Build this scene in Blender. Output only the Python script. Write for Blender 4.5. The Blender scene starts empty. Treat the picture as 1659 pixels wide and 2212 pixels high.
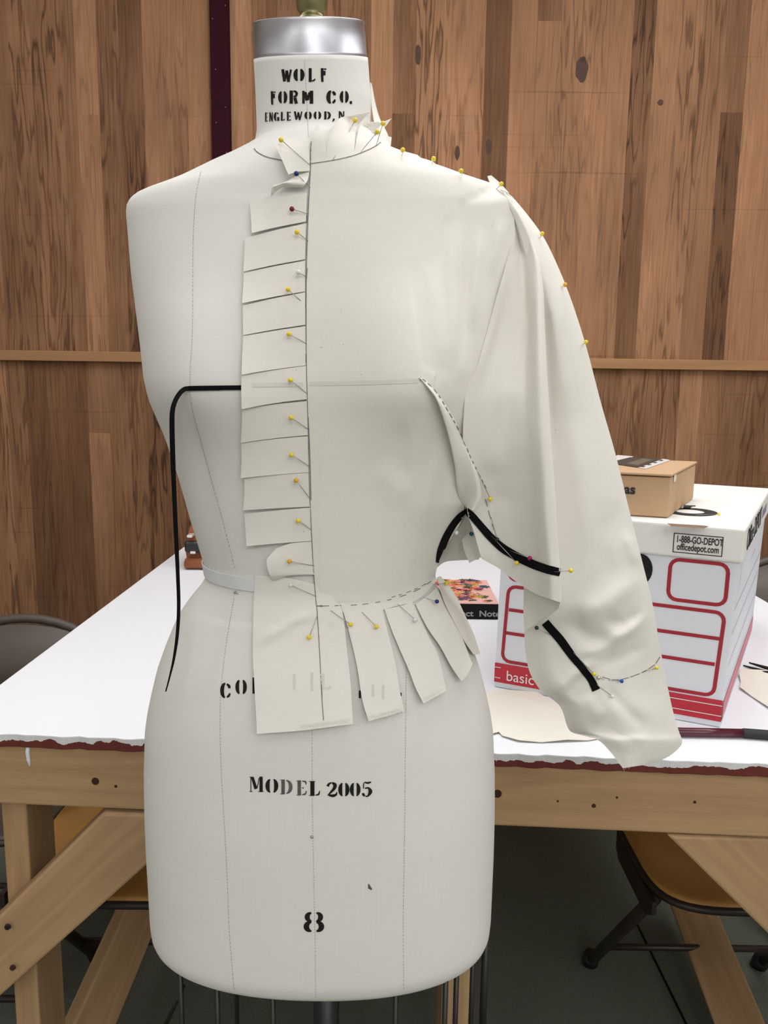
import bpy, bmesh, math, random
import numpy as np
from mathutils import Vector, Matrix
from mathutils.bvhtree import BVHTree

random.seed(7)
SC = bpy.context.scene
COL = SC.collection

# ------------------------------------------------------------------ camera
FPX, CX, CY = 1720.0, 829.5, 1106.0
PITCH, ROLL, EYE = math.radians(9.3), math.radians(0.8), 1.285
f_ = Vector((0, math.cos(PITCH), -math.sin(PITCH)))
r0 = Vector((1, 0, 0)); u0 = Vector((0, math.sin(PITCH), math.cos(PITCH)))
R_ = math.cos(ROLL) * r0 + math.sin(ROLL) * u0
U_ = math.cos(ROLL) * u0 - math.sin(ROLL) * r0
CAM = Vector((0, 0, EYE))
cd = bpy.data.cameras.new('camera'); cam = bpy.data.objects.new('camera', cd); COL.objects.link(cam)
cd.sensor_fit = 'VERTICAL'; cd.sensor_height = 36.0; cd.lens = 36.0 * FPX / 2212.0
cd.clip_start = 0.02
m = Matrix((R_, U_, -f_)).transposed().to_4x4(); m.translation = CAM
cam.matrix_world = m
SC.camera = cam


def ray(px, py): return f_ + R_ * ((px - CX) / FPX) + U_ * ((CY - py) / FPX)
def at_y(px, py, Y):
    d = ray(px, py); return CAM + d * (Y / d.y)
def at_z(px, py, z):
    d = ray(px, py); return CAM + d * ((z - EYE) / d.z)
def proj(P):
    d = P - CAM; z = d.dot(f_); return (CX + FPX * d.dot(R_) / z, CY - FPX * d.dot(U_) / z)

# ------------------------------------------------------------------ world, lights, exposure
w = bpy.data.worlds.new('world'); SC.world = w; w.use_nodes = True
w.node_tree.nodes['Background'].inputs[0].default_value = (0.93, 0.96, 1.0, 1)
w.node_tree.nodes['Background'].inputs[1].default_value = 0.25
SC.view_settings.view_transform = 'Standard'; SC.view_settings.look = 'None'
SC.view_settings.exposure = 0.0; SC.view_settings.gamma = 1.0; SC.view_settings.use_curve_mapping = False

def area(name, loc, sx, sy, power, col=(1, 0.99, 0.99), target=None):
    l = bpy.data.lights.new(name, 'AREA'); l.shape = 'RECTANGLE'; l.size = sx; l.size_y = sy; l.energy = power; l.color = col
    o = bpy.data.objects.new(name, l); COL.objects.link(o); o.location = loc
    if target: o.rotation_euler = (Vector(target) - Vector(loc)).to_track_quat('-Z', 'Y').to_euler()
    return o
LAMPS = [(-1.6, -2.6, 19), (0.35, -2.6, 31), (1.9, -2.6, 30), (-1.6, -1.0, 5), (0.35, -1.0, 8), (1.9, -1.0, 9), (-1.5, 0.7, 6), (0.2, 0.75, 8), (1.75, 0.8, 11), (-0.9, 1.45, 9), (0.2, 1.4, 13), (1.3, 1.45, 13)]
for i, (x, y, p) in enumerate(LAMPS):
    area('ceiling_panel_light', (x, y, 2.83), 0.6, 1.15, p)

# ------------------------------------------------------------------ helpers
def nodes(name):
    mt = bpy.data.materials.new(name); mt.use_nodes = True
    nt = mt.node_tree; return mt, nt, nt.nodes['Principled BSDF']
def plain(name, col, rough=0.6, metal=0.0, bump=0.0, bscale=300.0, var=0.0, vscale=20.0, spec=None):
    mt, nt, b = nodes(name)
    b.inputs['Base Color'].default_value = (*col, 1); b.inputs['Roughness'].default_value = rough; b.inputs['Metallic'].default_value = metal
    if spec is not None: b.inputs['Specular IOR Level'].default_value = spec
    tc = nt.nodes.new('ShaderNodeTexCoord')
    if var:
        n = nt.nodes.new('ShaderNodeTexNoise'); n.inputs['Scale'].default_value = vscale; n.inputs['Detail'].default_value = 5
        nt.links.new(tc.outputs['Object'], n.inputs['Vector'])
        mx = nt.nodes.new('ShaderNodeMix'); mx.data_type = 'RGBA'
        mx.inputs['A'].default_value = (*[c * (1 - var) for c in col], 1); mx.inputs['B'].default_value = (*[min(1, c * (1 + var)) for c in col], 1)
        nt.links.new(n.outputs['Fac'], mx.inputs['Factor']); nt.links.new(mx.outputs['Result'], b.inputs['Base Color'])
    if bump:
        n = nt.nodes.new('ShaderNodeTexNoise'); n.inputs['Scale'].default_value = bscale; n.inputs['Detail'].default_value = 3
        nt.links.new(tc.outputs['Object'], n.inputs['Vector'])
        bp = nt.nodes.new('ShaderNodeBump'); bp.inputs['Strength'].default_value = bump; bp.inputs['Distance'].default_value = 0.002
        nt.links.new(n.outputs['Fac'], bp.inputs['Height']); nt.links.new(bp.outputs['Normal'], b.inputs['Normal'])
    return mt

def cloth(name, col, speck=0.0, weave=0.25, stain=0.05, crease=0.15):
    """plain woven cotton: fine thread bump, slight colour unevenness, dark seed specks"""
    mt, nt, b = nodes(name); L = nt.links.new; N = nt.nodes.new
    b.inputs['Roughness'].default_value = 0.92; b.inputs['Specular IOR Level'].default_value = 0.12
    tc = N('ShaderNodeTexCoord')
    n1 = N('ShaderNodeTexNoise'); n1.inputs['Scale'].default_value = 9; n1.inputs['Detail'].default_value = 6; L(tc.outputs['Object'], n1.inputs['Vector'])
    mx = N('ShaderNodeMix'); mx.data_type = 'RGBA'
    mx.inputs['A'].default_value = (*[c * (1 - stain) for c in col], 1); mx.inputs['B'].default_value = (*[c * (1 + stain) for c in col], 1)
    L(n1.outputs['Fac'], mx.inputs['Factor']); out = mx.outputs['Result']
    # threads
    hs = []
    for sc in ((1, 1, 0.02), (0.02, 0.02, 1)):
        mp = N('ShaderNodeMapping'); mp.inputs['Scale'].default_value = sc; L(tc.outputs['Object'], mp.inputs['Vector'])
        n = N('ShaderNodeTexNoise'); n.inputs['Scale'].default_value = 1100; n.inputs['Detail'].default_value = 1; L(mp.outputs['Vector'], n.inputs['Vector']); hs.append(n.outputs['Fac'])
    ad = N('ShaderNodeMath'); ad.operation = 'ADD'; L(hs[0], ad.inputs[0]); L(hs[1], ad.inputs[1])
    m2 = N('ShaderNodeMix'); m2.data_type = 'RGBA'; m2.blend_type = 'MULTIPLY'; m2.inputs['Factor'].default_value = 0.05
    L(out, m2.inputs['A']); L(ad.outputs[0], m2.inputs['B']); out = m2.outputs['Result']
    if speck:
        v = N('ShaderNodeTexVoronoi'); v.inputs['Scale'].default_value = 60; L(tc.outputs['Object'], v.inputs['Vector'])
        r = N('ShaderNodeValToRGB'); r.color_ramp.elements[0].position = 0.017; r.color_ramp.elements[0].color = (1, 1, 1, 1); r.color_ramp.elements[1].position = 0.026; r.color_ramp.elements[1].color = (0, 0, 0, 1)
        L(v.outputs['Distance'], r.inputs['Fac'])
        g = N('ShaderNodeMath'); g.operation = 'GREATER_THAN'; g.inputs[1].default_value = 0.3
        sp = N('ShaderNodeSeparateColor'); L(v.outputs['Color'], sp.inputs[0]); L(sp.outputs[0], g.inputs[0])
        mu = N('ShaderNodeMath'); mu.operation = 'MULTIPLY'; L(r.outputs['Color'], mu.inputs[0]); L(g.outputs[0], mu.inputs[1])
        mu2 = N('ShaderNodeMath'); mu2.operation = 'MULTIPLY'; mu2.inputs[1].default_value = speck; L(mu.outputs[0], mu2.inputs[0])
        m3 = N('ShaderNodeMix'); m3.data_type = 'RGBA'; m3.inputs['B'].default_value = (0.12, 0.09, 0.06, 1); L(mu2.outputs[0], m3.inputs['Factor']); L(out, m3.inputs['A']); out = m3.outputs['Result']
    L(out, b.inputs['Base Color'])
    bp = N('ShaderNodeBump'); bp.inputs['Strength'].default_value = weave * .35; bp.inputs['Distance'].default_value = 0.0003; L(ad.outputs[0], bp.inputs['Height'])
    n3 = N('ShaderNodeTexNoise'); n3.inputs['Scale'].default_value = 26; n3.inputs['Detail'].default_value = 3; L(tc.outputs['Object'], n3.inputs['Vector'])
    bp2 = N('ShaderNodeBump'); bp2.inputs['Strength'].default_value = crease; bp2.inputs['Distance'].default_value = 0.006; L(n3.outputs['Fac'], bp2.inputs['Height'])
    L(bp.outputs['Normal'], bp2.inputs['Normal']); L(bp2.outputs['Normal'], b.inputs['Normal'])
    return mt

def wood(name, dark, light, axis=0, ring=26.0, rough=0.65):
    """sawn softwood, grain along the given local axis"""
    mt, nt, b = nodes(name); L = nt.links.new; N = nt.nodes.new
    b.inputs['Roughness'].default_value = rough; b.inputs['Specular IOR Level'].default_value = 0.25
    tc = N('ShaderNodeTexCoord'); mp = N('ShaderNodeMapping')
    s = [1.0, 1.0, 1.0]; s[axis] = 0.07; mp.inputs['Scale'].default_value = s; L(tc.outputs['Object'], mp.inputs['Vector'])
    n0 = N('ShaderNodeTexNoise'); n0.inputs['Scale'].default_value = 14; n0.inputs['Detail'].default_value = 2; L(mp.outputs['Vector'], n0.inputs['Vector'])
    wv = N('ShaderNodeMath'); wv.operation = 'MULTIPLY'; wv.inputs[1].default_value = ring; L(n0.outputs['Fac'], wv.inputs[0])
    fr = N('ShaderNodeMath'); fr.operation = 'PINGPONG'; fr.inputs[1].default_value = 1.0; L(wv.outputs[0], fr.inputs[0])
    n1 = N('ShaderNodeTexNoise'); n1.inputs['Scale'].default_value = 260; n1.inputs['Detail'].default_value = 3; L(mp.outputs['Vector'], n1.inputs['Vector'])
    ad = N('ShaderNodeMath'); ad.operation = 'MULTIPLY_ADD'; ad.inputs[1].default_value = 0.45; L(fr.outputs[0], ad.inputs[0]); 
    m1 = N('ShaderNodeMath'); m1.operation = 'MULTIPLY'; m1.inputs[1].default_value = 0.7; L(n1.outputs['Fac'], m1.inputs[0]); L(m1.outputs[0], ad.inputs[2])
    mx = N('ShaderNodeMix'); mx.data_type = 'RGBA'; mx.inputs['A'].default_value = (*dark, 1); mx.inputs['B'].default_value = (*light, 1)
    L(ad.outputs[0], mx.inputs['Factor']); L(mx.outputs['Result'], b.inputs['Base Color'])
    bp = N('ShaderNodeBump'); bp.inputs['Strength'].default_value = 0.25; bp.inputs['Distance'].default_value = 0.001; L(n1.outputs['Fac'], bp.inputs['Height']); L(bp.outputs['Normal'], b.inputs['Normal'])
    return mt

def link(name, me, mat=None, parent=None, smooth=False):
    o = bpy.data.objects.new(name, me); COL.objects.link(o)
    if mat is not None: me.materials.append(mat)
    if smooth:
        for p in me.polygons: p.use_smooth = True
    if parent is not None:
        o.parent = parent
        if parent.type == 'EMPTY' or parent.location.length > 0:
            o.matrix_parent_inverse = world_of(parent).inverted()
    return o
def world_of(o):
    mm = o.matrix_basis.copy()
    return (world_of(o.parent) @ o.matrix_parent_inverse @ mm) if o.parent else mm
def mesh(name, v, f, mat=None, parent=None, smooth=False):
    me = bpy.data.meshes.new(name); me.from_pydata([tuple(p) for p in v], [], [tuple(q) for q in f]); me.update()
    return link(name, me, mat, parent, smooth)
def bm_obj(name, bm, mat=None, parent=None, smooth=False):
    bmesh.ops.recalc_face_normals(bm, faces=bm.faces)
    me = bpy.data.meshes.new(name); bm.to_mesh(me); bm.free(); return link(name, me, mat, parent, smooth)
def bevel(o, wd, seg=2):
    md = o.modifiers.new('bevel', 'BEVEL'); md.width = wd; md.segments = seg; md.limit_method = 'ANGLE'; return o
def solid(o, t, off=0.0):
    md = o.modifiers.new('thick', 'SOLIDIFY'); md.thickness = t; md.offset = off
    es = o.modifiers.new('crisp', 'EDGE_SPLIT'); es.split_angle = math.radians(76); return o
def tag(o, label=None, cat=None, group=None, kind=None):
    if label: o['label'] = label
    if cat: o['category'] = cat
    if group: o['group'] = group
    if kind: o['kind'] = kind
    return o
def empty(name, loc=(0, 0, 0), rz=0.0):
    o = bpy.data.objects.new(name, None); COL.objects.link(o); o.location = loc; o.rotation_euler = (0, 0, rz); o.empty_display_size = 0.05
    return o
def box_bm(bm, x0, x1, y0, y1, z0, z1):
    v = [bm.verts.new(p) for p in ((x0, y0, z0), (x1, y0, z0), (x1, y1, z0), (x0, y1, z0), (x0, y0, z1), (x1, y0, z1), (x1, y1, z1), (x0, y1, z1))]
    for q in ((3, 2, 1, 0), (4, 5, 6, 7), (0, 1, 5, 4), (1, 2, 6, 5), (2, 3, 7, 6), (3, 0, 4, 7)): bm.faces.new([v[i] for i in q])
def box(name, x0, x1, y0, y1, z0, z1, mat, parent=None, bev=0.0):
    bm = bmesh.new(); box_bm(bm, x0, x1, y0, y1, z0, z1); o = bm_obj(name, bm, mat, parent)
    if bev: bevel(o, bev)
    return o
def prism(name, poly, z0, z1, mat, parent=None, bev=0.0):
    n = len(poly); v = [(p[0], p[1], z0) for p in poly] + [(p[0], p[1], z1) for p in poly]
    f = [list(range(n))[::-1], list(range(n, 2 * n))] + [(i, (i + 1) % n, n + (i + 1) % n, n + i) for i in range(n)]
    bm = bmesh.new(); vs = [bm.verts.new(p) for p in v]
    for q in f: bm.faces.new([vs[i] for i in q])
    o = bm_obj(name, bm, mat, parent)
    if bev: bevel(o, bev)
    return o
def crv(pts, n):
    """smooth resample of a control polyline (Catmull-Rom) to n points"""
    P = [np.array(p, float) for p in pts]; m_ = len(P)
    if m_ == 2: return [P[0] + (P[1] - P[0]) * t for t in np.linspace(0, 1, n)]
    out = []
    for t in np.linspace(0, m_ - 1, n):
        i = min(int(t), m_ - 2); s = t - i
        a = P[i - 1] if i > 0 else 2 * P[0] - P[1]; b, c = P[i], P[i + 1]; d = P[i + 2] if i + 2 < m_ else 2 * P[-1] - P[-2]
        out.append(0.5 * ((2 * b) + (c - a) * s + (2 * a - 5 * b + 4 * c - d) * s * s + (3 * b - a - 3 * c + d) * s ** 3))
    return out
def tube_bm(bm, pts, r, seg=10, cap=True):
    P = [Vector(p) for p in pts]; rings = []
    rr = r if isinstance(r, (list, tuple)) else [r] * len(P)
    prev = None
    for i, p in enumerate(P):
        t = (P[min(i + 1, len(P) - 1)] - P[max(i - 1, 0)]).normalized()
        if prev is None: a = t.orthogonal().normalized()
        else: a = (prev - t * prev.dot(t)).normalized()
        prev = a; b = t.cross(a)
        rings.append([bm.verts.new(p + (a * math.cos(q) + b * math.sin(q)) * rr[i]) for q in [2 * math.pi * k / seg for k in range(seg)]])
    for i in range(len(rings) - 1):
        for k in range(seg): bm.faces.new((rings[i][k], rings[i][(k + 1) % seg], rings[i + 1][(k + 1) % seg], rings[i + 1][k]))
    if cap: bm.faces.new(rings[0][::-1]); bm.faces.new(rings[-1])
def tube(name, pts, r, mat, parent=None, seg=10):
    bm = bmesh.new(); tube_bm(bm, pts, r, seg); return bm_obj(name, bm, mat, parent, True)
def lathe(name, prof, c, mat, parent=None, seg=40, sx=1.0, sy=1.0):
    v, f = [], []
    for r, z in prof:
        for k in range(seg):
            a = 2 * math.pi * k / seg; v.append((c[0] + sx * r * math.cos(a), c[1] + sy * r * math.sin(a), c[2] + z))
    for i in range(len(prof) - 1):
        for k in range(seg): f.append((i * seg + k, i * seg + (k + 1) % seg, (i + 1) * seg + (k + 1) % seg, (i + 1) * seg + k))
    f.append(tuple(range(seg))[::-1]); f.append(tuple(range((len(prof) - 1) * seg, len(prof) * seg)))
    return mesh(name, v, f, mat, parent, True)
def beam(name, p0, p1, wd, th, mat, parent=None, face=Vector((0, -1, 0)), bev=0.003, cut0=0.0, cut1=0.0):
    """a plank from p0 to p1, wide face towards `face`; its own local x runs along the grain"""
    p0, p1 = Vector(p0), Vector(p1); x = (p1 - p0).normalized(); n = (face - x * face.dot(x)).normalized(); y = n.cross(x)
    Lh = (p1 - p0).length
    bm = bmesh.new(); box_bm(bm, 0, Lh, -wd / 2, wd / 2, -th / 2, th / 2)
    if cut0 or cut1:
        for v in bm.verts:
            if v.co.x > Lh * 0.5 and cut1: v.co.x += cut1 * v.co.y
            if v.co.x < Lh * 0.5 and cut0: v.co.x += cut0 * v.co.y
    o = bm_obj(name, bm, mat); mm = Matrix((x, y, n)).transposed().to_4x4(); mm.translation = p0
    o.matrix_world = mm
    if parent is not None:
        o.parent = parent; o.matrix_parent_inverse = world_of(parent).inverted()
    bevel(o, bev); return o
def text_mesh(name, body, size, mat, M, parent=None, bold=0.0, xs=1.0, align='LEFT', shear=0.0):
    c = bpy.data.curves.new(name, 'FONT'); c.body = body; c.size = size; c.offset = bold; c.align_x = align; c.shear = shear
    c.extrude = 0.0002
    o = bpy.data.objects.new(name + '_src', c); COL.objects.link(o)
    bpy.context.view_layer.update()
    me = bpy.data.meshes.new_from_object(o.evaluated_get(bpy.context.evaluated_depsgraph_get()))
    bpy.data.objects.remove(o); bpy.data.curves.remove(c)
    me.name = name; me.materials.clear()
    me.transform(M @ Matrix.Diagonal((xs, 1, 1, 1)))
    return link(name, me, mat, parent)

# ------------------------------------------------------------------ materials
def wall_mat():
    mt, nt, b = nodes('rough sawn cedar boards'); L = nt.links.new; N = nt.nodes.new
    b.inputs['Roughness'].default_value = 0.75; b.inputs['Specular IOR Level'].default_value = 0.2
    at = N('ShaderNodeAttribute'); at.attribute_name = 'plank'; sp = N('ShaderNodeSeparateColor'); L(at.outputs['Color'], sp.inputs[0])
    tc = N('ShaderNodeTexCoord'); sx = N('ShaderNodeSeparateXYZ'); L(tc.outputs['Object'], sx.inputs[0])
    def math_(op, a, bb=None, c=None):
        n = N('ShaderNodeMath'); n.operation = op
        for i, q in enumerate((a, bb, c)):
            if q is None: continue
            if isinstance(q, (int, float)): n.inputs[i].default_value = q
            else: L(q, n.inputs[i])
        return n.outputs[0]
    seed = math_('MULTIPLY', sp.outputs[1], 40.0)
    def vec(kx, kz, off=0.0):
        cb = N('ShaderNodeCombineXYZ'); L(math_('MULTIPLY', sx.outputs['X'], kx), cb.inputs[0]); L(math_('MULTIPLY', sx.outputs['Z'], kz), cb.inputs[1]); L(math_('ADD', seed, off), cb.inputs[2]); return cb.outputs[0]
    def noise(v, sc, det, rough=0.5):
        n = N('ShaderNodeTexNoise'); n.inputs['Scale'].default_value = sc; n.inputs['Detail'].default_value = det; n.inputs['Roughness'].default_value = rough; L(v, n.inputs['Vector']); return n.outputs['Fac']
    fine = noise(vec(240, 6), 1, 4)
    rings = noise(vec(15, 1.15, 7), 1, 3.0, 0.55)
    rg = math_('PINGPONG', math_('MULTIPLY', rings, 21.0), 1.0)
    r = N('ShaderNodeValToRGB'); L(rg, r.inputs[0]); e = r.color_ramp.elements
    e[0].position = 0.0; e[0].color = (0, 0, 0, 1); e[1].position = 0.42; e[1].color = (1, 1, 1, 1)
    patch = noise(vec(5, 1.0, 3), 1, 2)
    pr_ = N('ShaderNodeMapRange'); L(patch, pr_.inputs[0]); pr_.inputs[1].default_value = 0.36; pr_.inputs[2].default_value = 0.6
    cath = math_('MULTIPLY', math_('SUBTRACT', 1.0, r.outputs[0]), math_('MULTIPLY', pr_.outputs[0], sp.outputs[2]))
    cs_ = N('ShaderNodeCombineXYZ'); L(math_('MULTIPLY', sx.outputs['X'], 1.2), cs_.inputs[0]); L(math_('MULTIPLY', sx.outputs['Z'], 95.0), cs_.inputs[1]); saw = noise(cs_.outputs[0], 1, 2); sr = N('ShaderNodeMapRange'); L(saw, sr.inputs[0]); sr.inputs[1].default_value = 0.66; sr.inputs[2].default_value = 0.76
    tone = math_('ADD', sp.outputs[0], math_('MULTIPLY', math_('SUBTRACT', fine, 0.5), 0.34))
    tone = math_('ADD', tone, math_('MULTIPLY', math_('SUBTRACT', noise(vec(9, 2.2, 5), 1, 4), 0.5), 0.5))
    tone = math_('SUBTRACT', tone, math_('MULTIPLY', cath, 0.42))
    tone = math_('SUBTRACT', tone, math_('MULTIPLY', sr.outputs[0], 0.11))
    cr = N('ShaderNodeValToRGB'); L(tone, cr.inputs[0]); e = cr.color_ramp.elements
    e[0].position = 0.0; e[0].color = (0.06, 0.026, 0.013, 1); e[1].position = 1.0; e[1].color = (0.60, 0.35, 0.20, 1)
    q = e.new(0.35); q.color = (0.175, 0.086, 0.043, 1); q = e.new(0.65); q.color = (0.35, 0.178, 0.092, 1)
    L(cr.outputs[0], b.inputs['Base Color'])
    bp = N('ShaderNodeBump'); bp.inputs['Strength'].default_value = 0.3; bp.inputs['Distance'].default_value = 0.0015
    L(math_('SUBTRACT', fine, math_('MULTIPLY', sr.outputs[0], 0.7)), bp.inputs['Height']); L(bp.outputs['Normal'], b.inputs['Normal'])
    return mt
M_WALL = wall_mat()
M_TRIM = wood('tan batten wood', (0.30, 0.155, 0.068), (0.40, 0.215, 0.10), 0, 8)
M_MAROON = plain('dark maroon paint', (0.030, 0.004, 0.010), 0.8, spec=0.1)
M_PINE = wood('table pine', (0.36, 0.225, 0.112), (0.50, 0.33, 0.18), 0, 14)
M_PINEZ = M_PINE
M_CARPET = plain('dark green carpet', (0.13, 0.145, 0.115), 1.0, bump=1.0, bscale=420, var=0.55, vscale=260, spec=0.05)
M_PLASTER = plain('pale plaster', (0.72, 0.70, 0.66), 0.9)
M_WHITE = plain('white table paint', (0.86, 0.885, 0.93), 0.5, bump=0.1, bscale=60)
M_FORM = cloth('form linen', (0.80, 0.79, 0.76), 0.0, 0.3, 0.03, 0.05)
M_MUSLIN = cloth('unbleached muslin', (0.83, 0.81, 0.755), 0.85, 0.25, 0.025, 0.12)
M_TWILL = cloth('white twill tape', (0.80, 0.81, 0.84), 0.0, 0.3, 0.02, 0.05)
M_BLACKTAPE = plain('black twill tape', (0.006, 0.006, 0.007), 0.85, bump=0.2, bscale=900, spec=0.1)
M_INK = plain('black stencil ink', (0.022, 0.021, 0.021), 0.95, var=0.6, vscale=160, spec=0.05)
M_INKGREY = plain('worn grey stencil ink', (0.13, 0.127, 0.123), 0.95, var=0.5, vscale=160, spec=0.05)
M_GHOST = plain('ink seen faintly through muslin', (0.68, 0.67, 0.64), 0.95, var=0.12, vscale=90, spec=0.05)
M_SEAM = plain('seam stitch thread', (0.40, 0.39, 0.365), 0.95, spec=0.05)
M_PENCIL = plain('pencil line', (0.22, 0.215, 0.21), 0.9, var=0.4, vscale=300, spec=0.05)
M_BLACK = plain('black enamel', (0.008, 0.008, 0.009), 0.4)
M_BRASS = plain('aged brass', (0.27, 0.24, 0.115), 0.34, 0.75, bump=0.4, bscale=70, var=0.35, vscale=45)
M_STEEL = plain('pin steel', (0.42, 0.41, 0.40), 0.35, 0.9)
M_CHAIR = plain('brown enamel chair', (0.085, 0.066, 0.052), 0.45, var=0.1, vscale=30)
M_CHAIRDARK = plain('dark brown tube', (0.030, 0.019, 0.017), 0.4)
M_AMBER = plain('amber chair seat', (0.52, 0.26, 0.07), 0.5, var=0.15, vscale=14)
def alu():
    mt, nt, b = nodes('brushed aluminium'); L = nt.links.new; N = nt.nodes.new
    b.inputs['Metallic'].default_value = 1.0; b.inputs['Base Color'].default_value = (0.55, 0.55, 0.60, 1)
    tc = N('ShaderNodeTexCoord'); mp = N('ShaderNodeMapping'); mp.inputs['Scale'].default_value = (1.5, 1.5, 1500); L(tc.outputs['Object'], mp.inputs['Vector'])
    n = N('ShaderNodeTexNoise'); n.inputs['Scale'].default_value = 1; n.inputs['Detail'].default_value = 4; L(mp.outputs['Vector'], n.inputs['Vector'])
    mr = N('ShaderNodeMapRange'); mr.inputs[3].default_value = 0.30; mr.inputs[4].default_value = 0.46; L(n.outputs['Fac'], mr.inputs[0]); L(mr.outputs[0], b.inputs['Roughness'])
    bp = N('ShaderNodeBump'); bp.inputs['Strength'].default_value = 0.02; bp.inputs['Distance'].default_value = 0.0002; L(n.outputs['Fac'], bp.inputs['Height']); L(bp.outputs['Normal'], b.inputs['Normal'])
    return mt
M_ALU = alu()

# ------------------------------------------------------------------ room shell
YW = 2.6
box('floor', -3.2, 3.2, -3.2, YW + 0.1, -0.05, 0.0, M_CARPET)['kind'] = 'structure'
box('ceiling', -3.2, 3.2, -3.2, YW + 0.1, 2.9, 2.95, M_PLASTER)['kind'] = 'structure'
box('wall_left', -3.25, -3.2, -3.2, YW + 0.1, 0, 2.9, M_PLASTER)['kind'] = 'structure'
box('wall_right', 3.2, 3.25, -3.2, YW + 0.1, 0, 2.9, M_PLASTER)['kind'] = 'structure'
box('wall_front', -3.2, 3.2, -3.25, -3.2, 0, 2.9, M_PLASTER)['kind'] = 'structure'

def wall_back():
    """vertical boards above and below the batten, one mesh; every board carries its own tone"""
    v, f, cols = [], [], []
    rz = 1.347
    def plank(x0, x1, z0, z1, tone, ca):
        g = 0.0001; d = random.uniform(0, 0.0006); y = YW + d; k = len(v)
        v.extend([(x0 + g, y, z0), (x1 - g, y, z0), (x1 - g, y, z1), (x0 + g, y, z1), (x0 + g, y + 0.02, z0), (x1 - g, y + 0.02, z0), (x1 - g, y + 0.02, z1), (x0 + g, y + 0.02, z1)])
        f.extend([(k, k + 1, k + 2, k + 3), (k + 4, k, k + 3, k + 7), (k + 1, k + 5, k + 6, k + 2), (k + 3, k + 2, k + 6, k + 7), (k + 4, k + 5, k + 1, k)])
        c = (tone, random.random(), ca, 1); cols.extend([c] * 20)
    def X(px, py): return at_y(px, py, YW).x
    def Z(px, py): return at_y(px, py, YW).z
    up = [(-70, .5, .5), (-18, .46, .6), (24, .5, .9), (70, .53, .9), (136, .46, .5), (165, ('j', 247, .66, .62), 1.0), (213, .42, 1.0), (260, .34, .8), (310, .58, .9), (372, .53, .4), (405, .60, .5),
          (452, .45, .3), (497, .68, .2), (545, .42, .3), (600, .5, .5), (650, .45, .5), (700, .55, .6), (750, .48, .3), (800, .70, .2), (848, ('j', 245, .47, .40), .4), (897, .60, 1.0), (955, .63, .9), (1045, .28, .5),
          (1100, .60, .2), (1155, ('j', 45, .40, .60), .3), (1206, .58, .6), (1262, .59, .8), (1310, .56, .4), (1360, .35, 1.0), (1408, .62, .5), (1458, .59, 1.0), (1508, .51, .6), (1560, ('j', 243, .46, .24), .5), (1609, .62, .8), (1665, .6, .6), (1720, .5, .5)]
    def lay(lst, py, zlo, zhi):
        xs = [X(a[0], py) for a in lst]
        for i in range(len(lst) - 1):
            t = lst[i][1]
            if isinstance(t, tuple):
                zj = Z(lst[i][0], t[1]); plank(xs[i], xs[i + 1], zj, zhi, t[2], lst[i][2] * .4); plank(xs[i], xs[i + 1], zlo, zj, t[3], lst[i][2])
            else: plank(xs[i], xs[i + 1], zlo, zhi, t, lst[i][2])
        return xs[0], xs[-1]
    a0, a1 = lay(up, 200, rz, 2.9)
    lo = [(-80, .5, .6), (-40, .55, .5), (2, .60, .9), (20, .47, .8), (60, .30, .4), (106, .33, .4), (150, .33, .7), (192, ('j', 935, .46, .56), .3), (238, .46, .5), (282, .45, .9), (317, .44, 1.0), (365, .42, .9), (415, .45, .6),
          (470, .4, .5), (530, .45, .5), (600, .4, .5), (670, .5, .5), (740, .4, .5), (810, .48, .5), (880, .42, .4), (950, .5, .5), (1020, .42, .5), (1090, .46, .5), (1150, .4, .4), (1215, .5, .5), (1285, .42, .8), (1330, .46, .8), (1375, .43, .7),
          (1420, .46, .8), (1462, .66, .6), (1508, .46, .8), (1555, .42, .7), (1600, .40, .8), (1650, .38, .5), (1700, .5, .5)]
    b0, b1 = lay(lo, 930, 0.0, rz)
    for (x0, x1, z0, z1) in ((a0, -3.2, rz, 2.9), (a1, 3.2, rz, 2.9), (b0, -3.2, 0, rz), (b1, 3.2, 0, rz)):
        s = 1 if x1 > x0 else -1; x = x0
        while (x1 - x) * s > 0.01:
            nx = x + s * random.uniform(0.06, 0.1)
            if (x1 - nx) * s < 0: nx = x1
            plank(min(x, nx), max(x, nx), z0, z1, random.uniform(.35, .65), random.uniform(.3, 1)); x = nx
    o = mesh('wall_back', v, f, M_WALL)
    ca = o.data.color_attributes.new('plank', 'FLOAT_COLOR', 'CORNER')
    ca.data.foreach_set('color', np.array(cols, float).ravel())
    o['kind'] = 'structure'
wall_back()
box('wall_back_sheathing', -3.2, 3.2, YW + 0.02, YW + 0.1, 0, 2.9, M_TRIM)['kind'] = 'structure'
def rail():
    zt = at_y(280, 760, YW - .02).z; zb = at_y(280, 782, YW - .02).z
    o = box('trim_1', -3.2, 3.2, YW - 0.02, YW, zb, zt, M_TRIM, None, 0.002); o['kind'] = 'structure'
rail()
def knots():
    # dark knots and filled holes in the boards, each its own patch of the board
    bm = bmesh.new()
    for px, py, rx, ry in ((1257, 150, 13, 24), (1427, 221, 6, 6), (903, 118, 6, 20), (1056, 316, 6, 16), (988, 330, 5, 14), (1259, 128, 7, 5)):
        c = at_y(px, py, YW - 0.0006); s = YW / FPX; n = 18
        vs = [bm.verts.new(c + Vector((rx * s * math.cos(a) * random.uniform(.85, 1.1), 0, ry * s * math.sin(a) * random.uniform(.85, 1.1)))) for a in [2 * math.pi * k / n for k in range(n)]]
        bm.faces.new(vs)
    o = bm_obj('wall_back_knots', bm, plain('wood knot', (0.075, 0.036, 0.028), 0.8, var=.4, vscale=90)); o['kind'] = 'structure'
knots()
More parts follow.
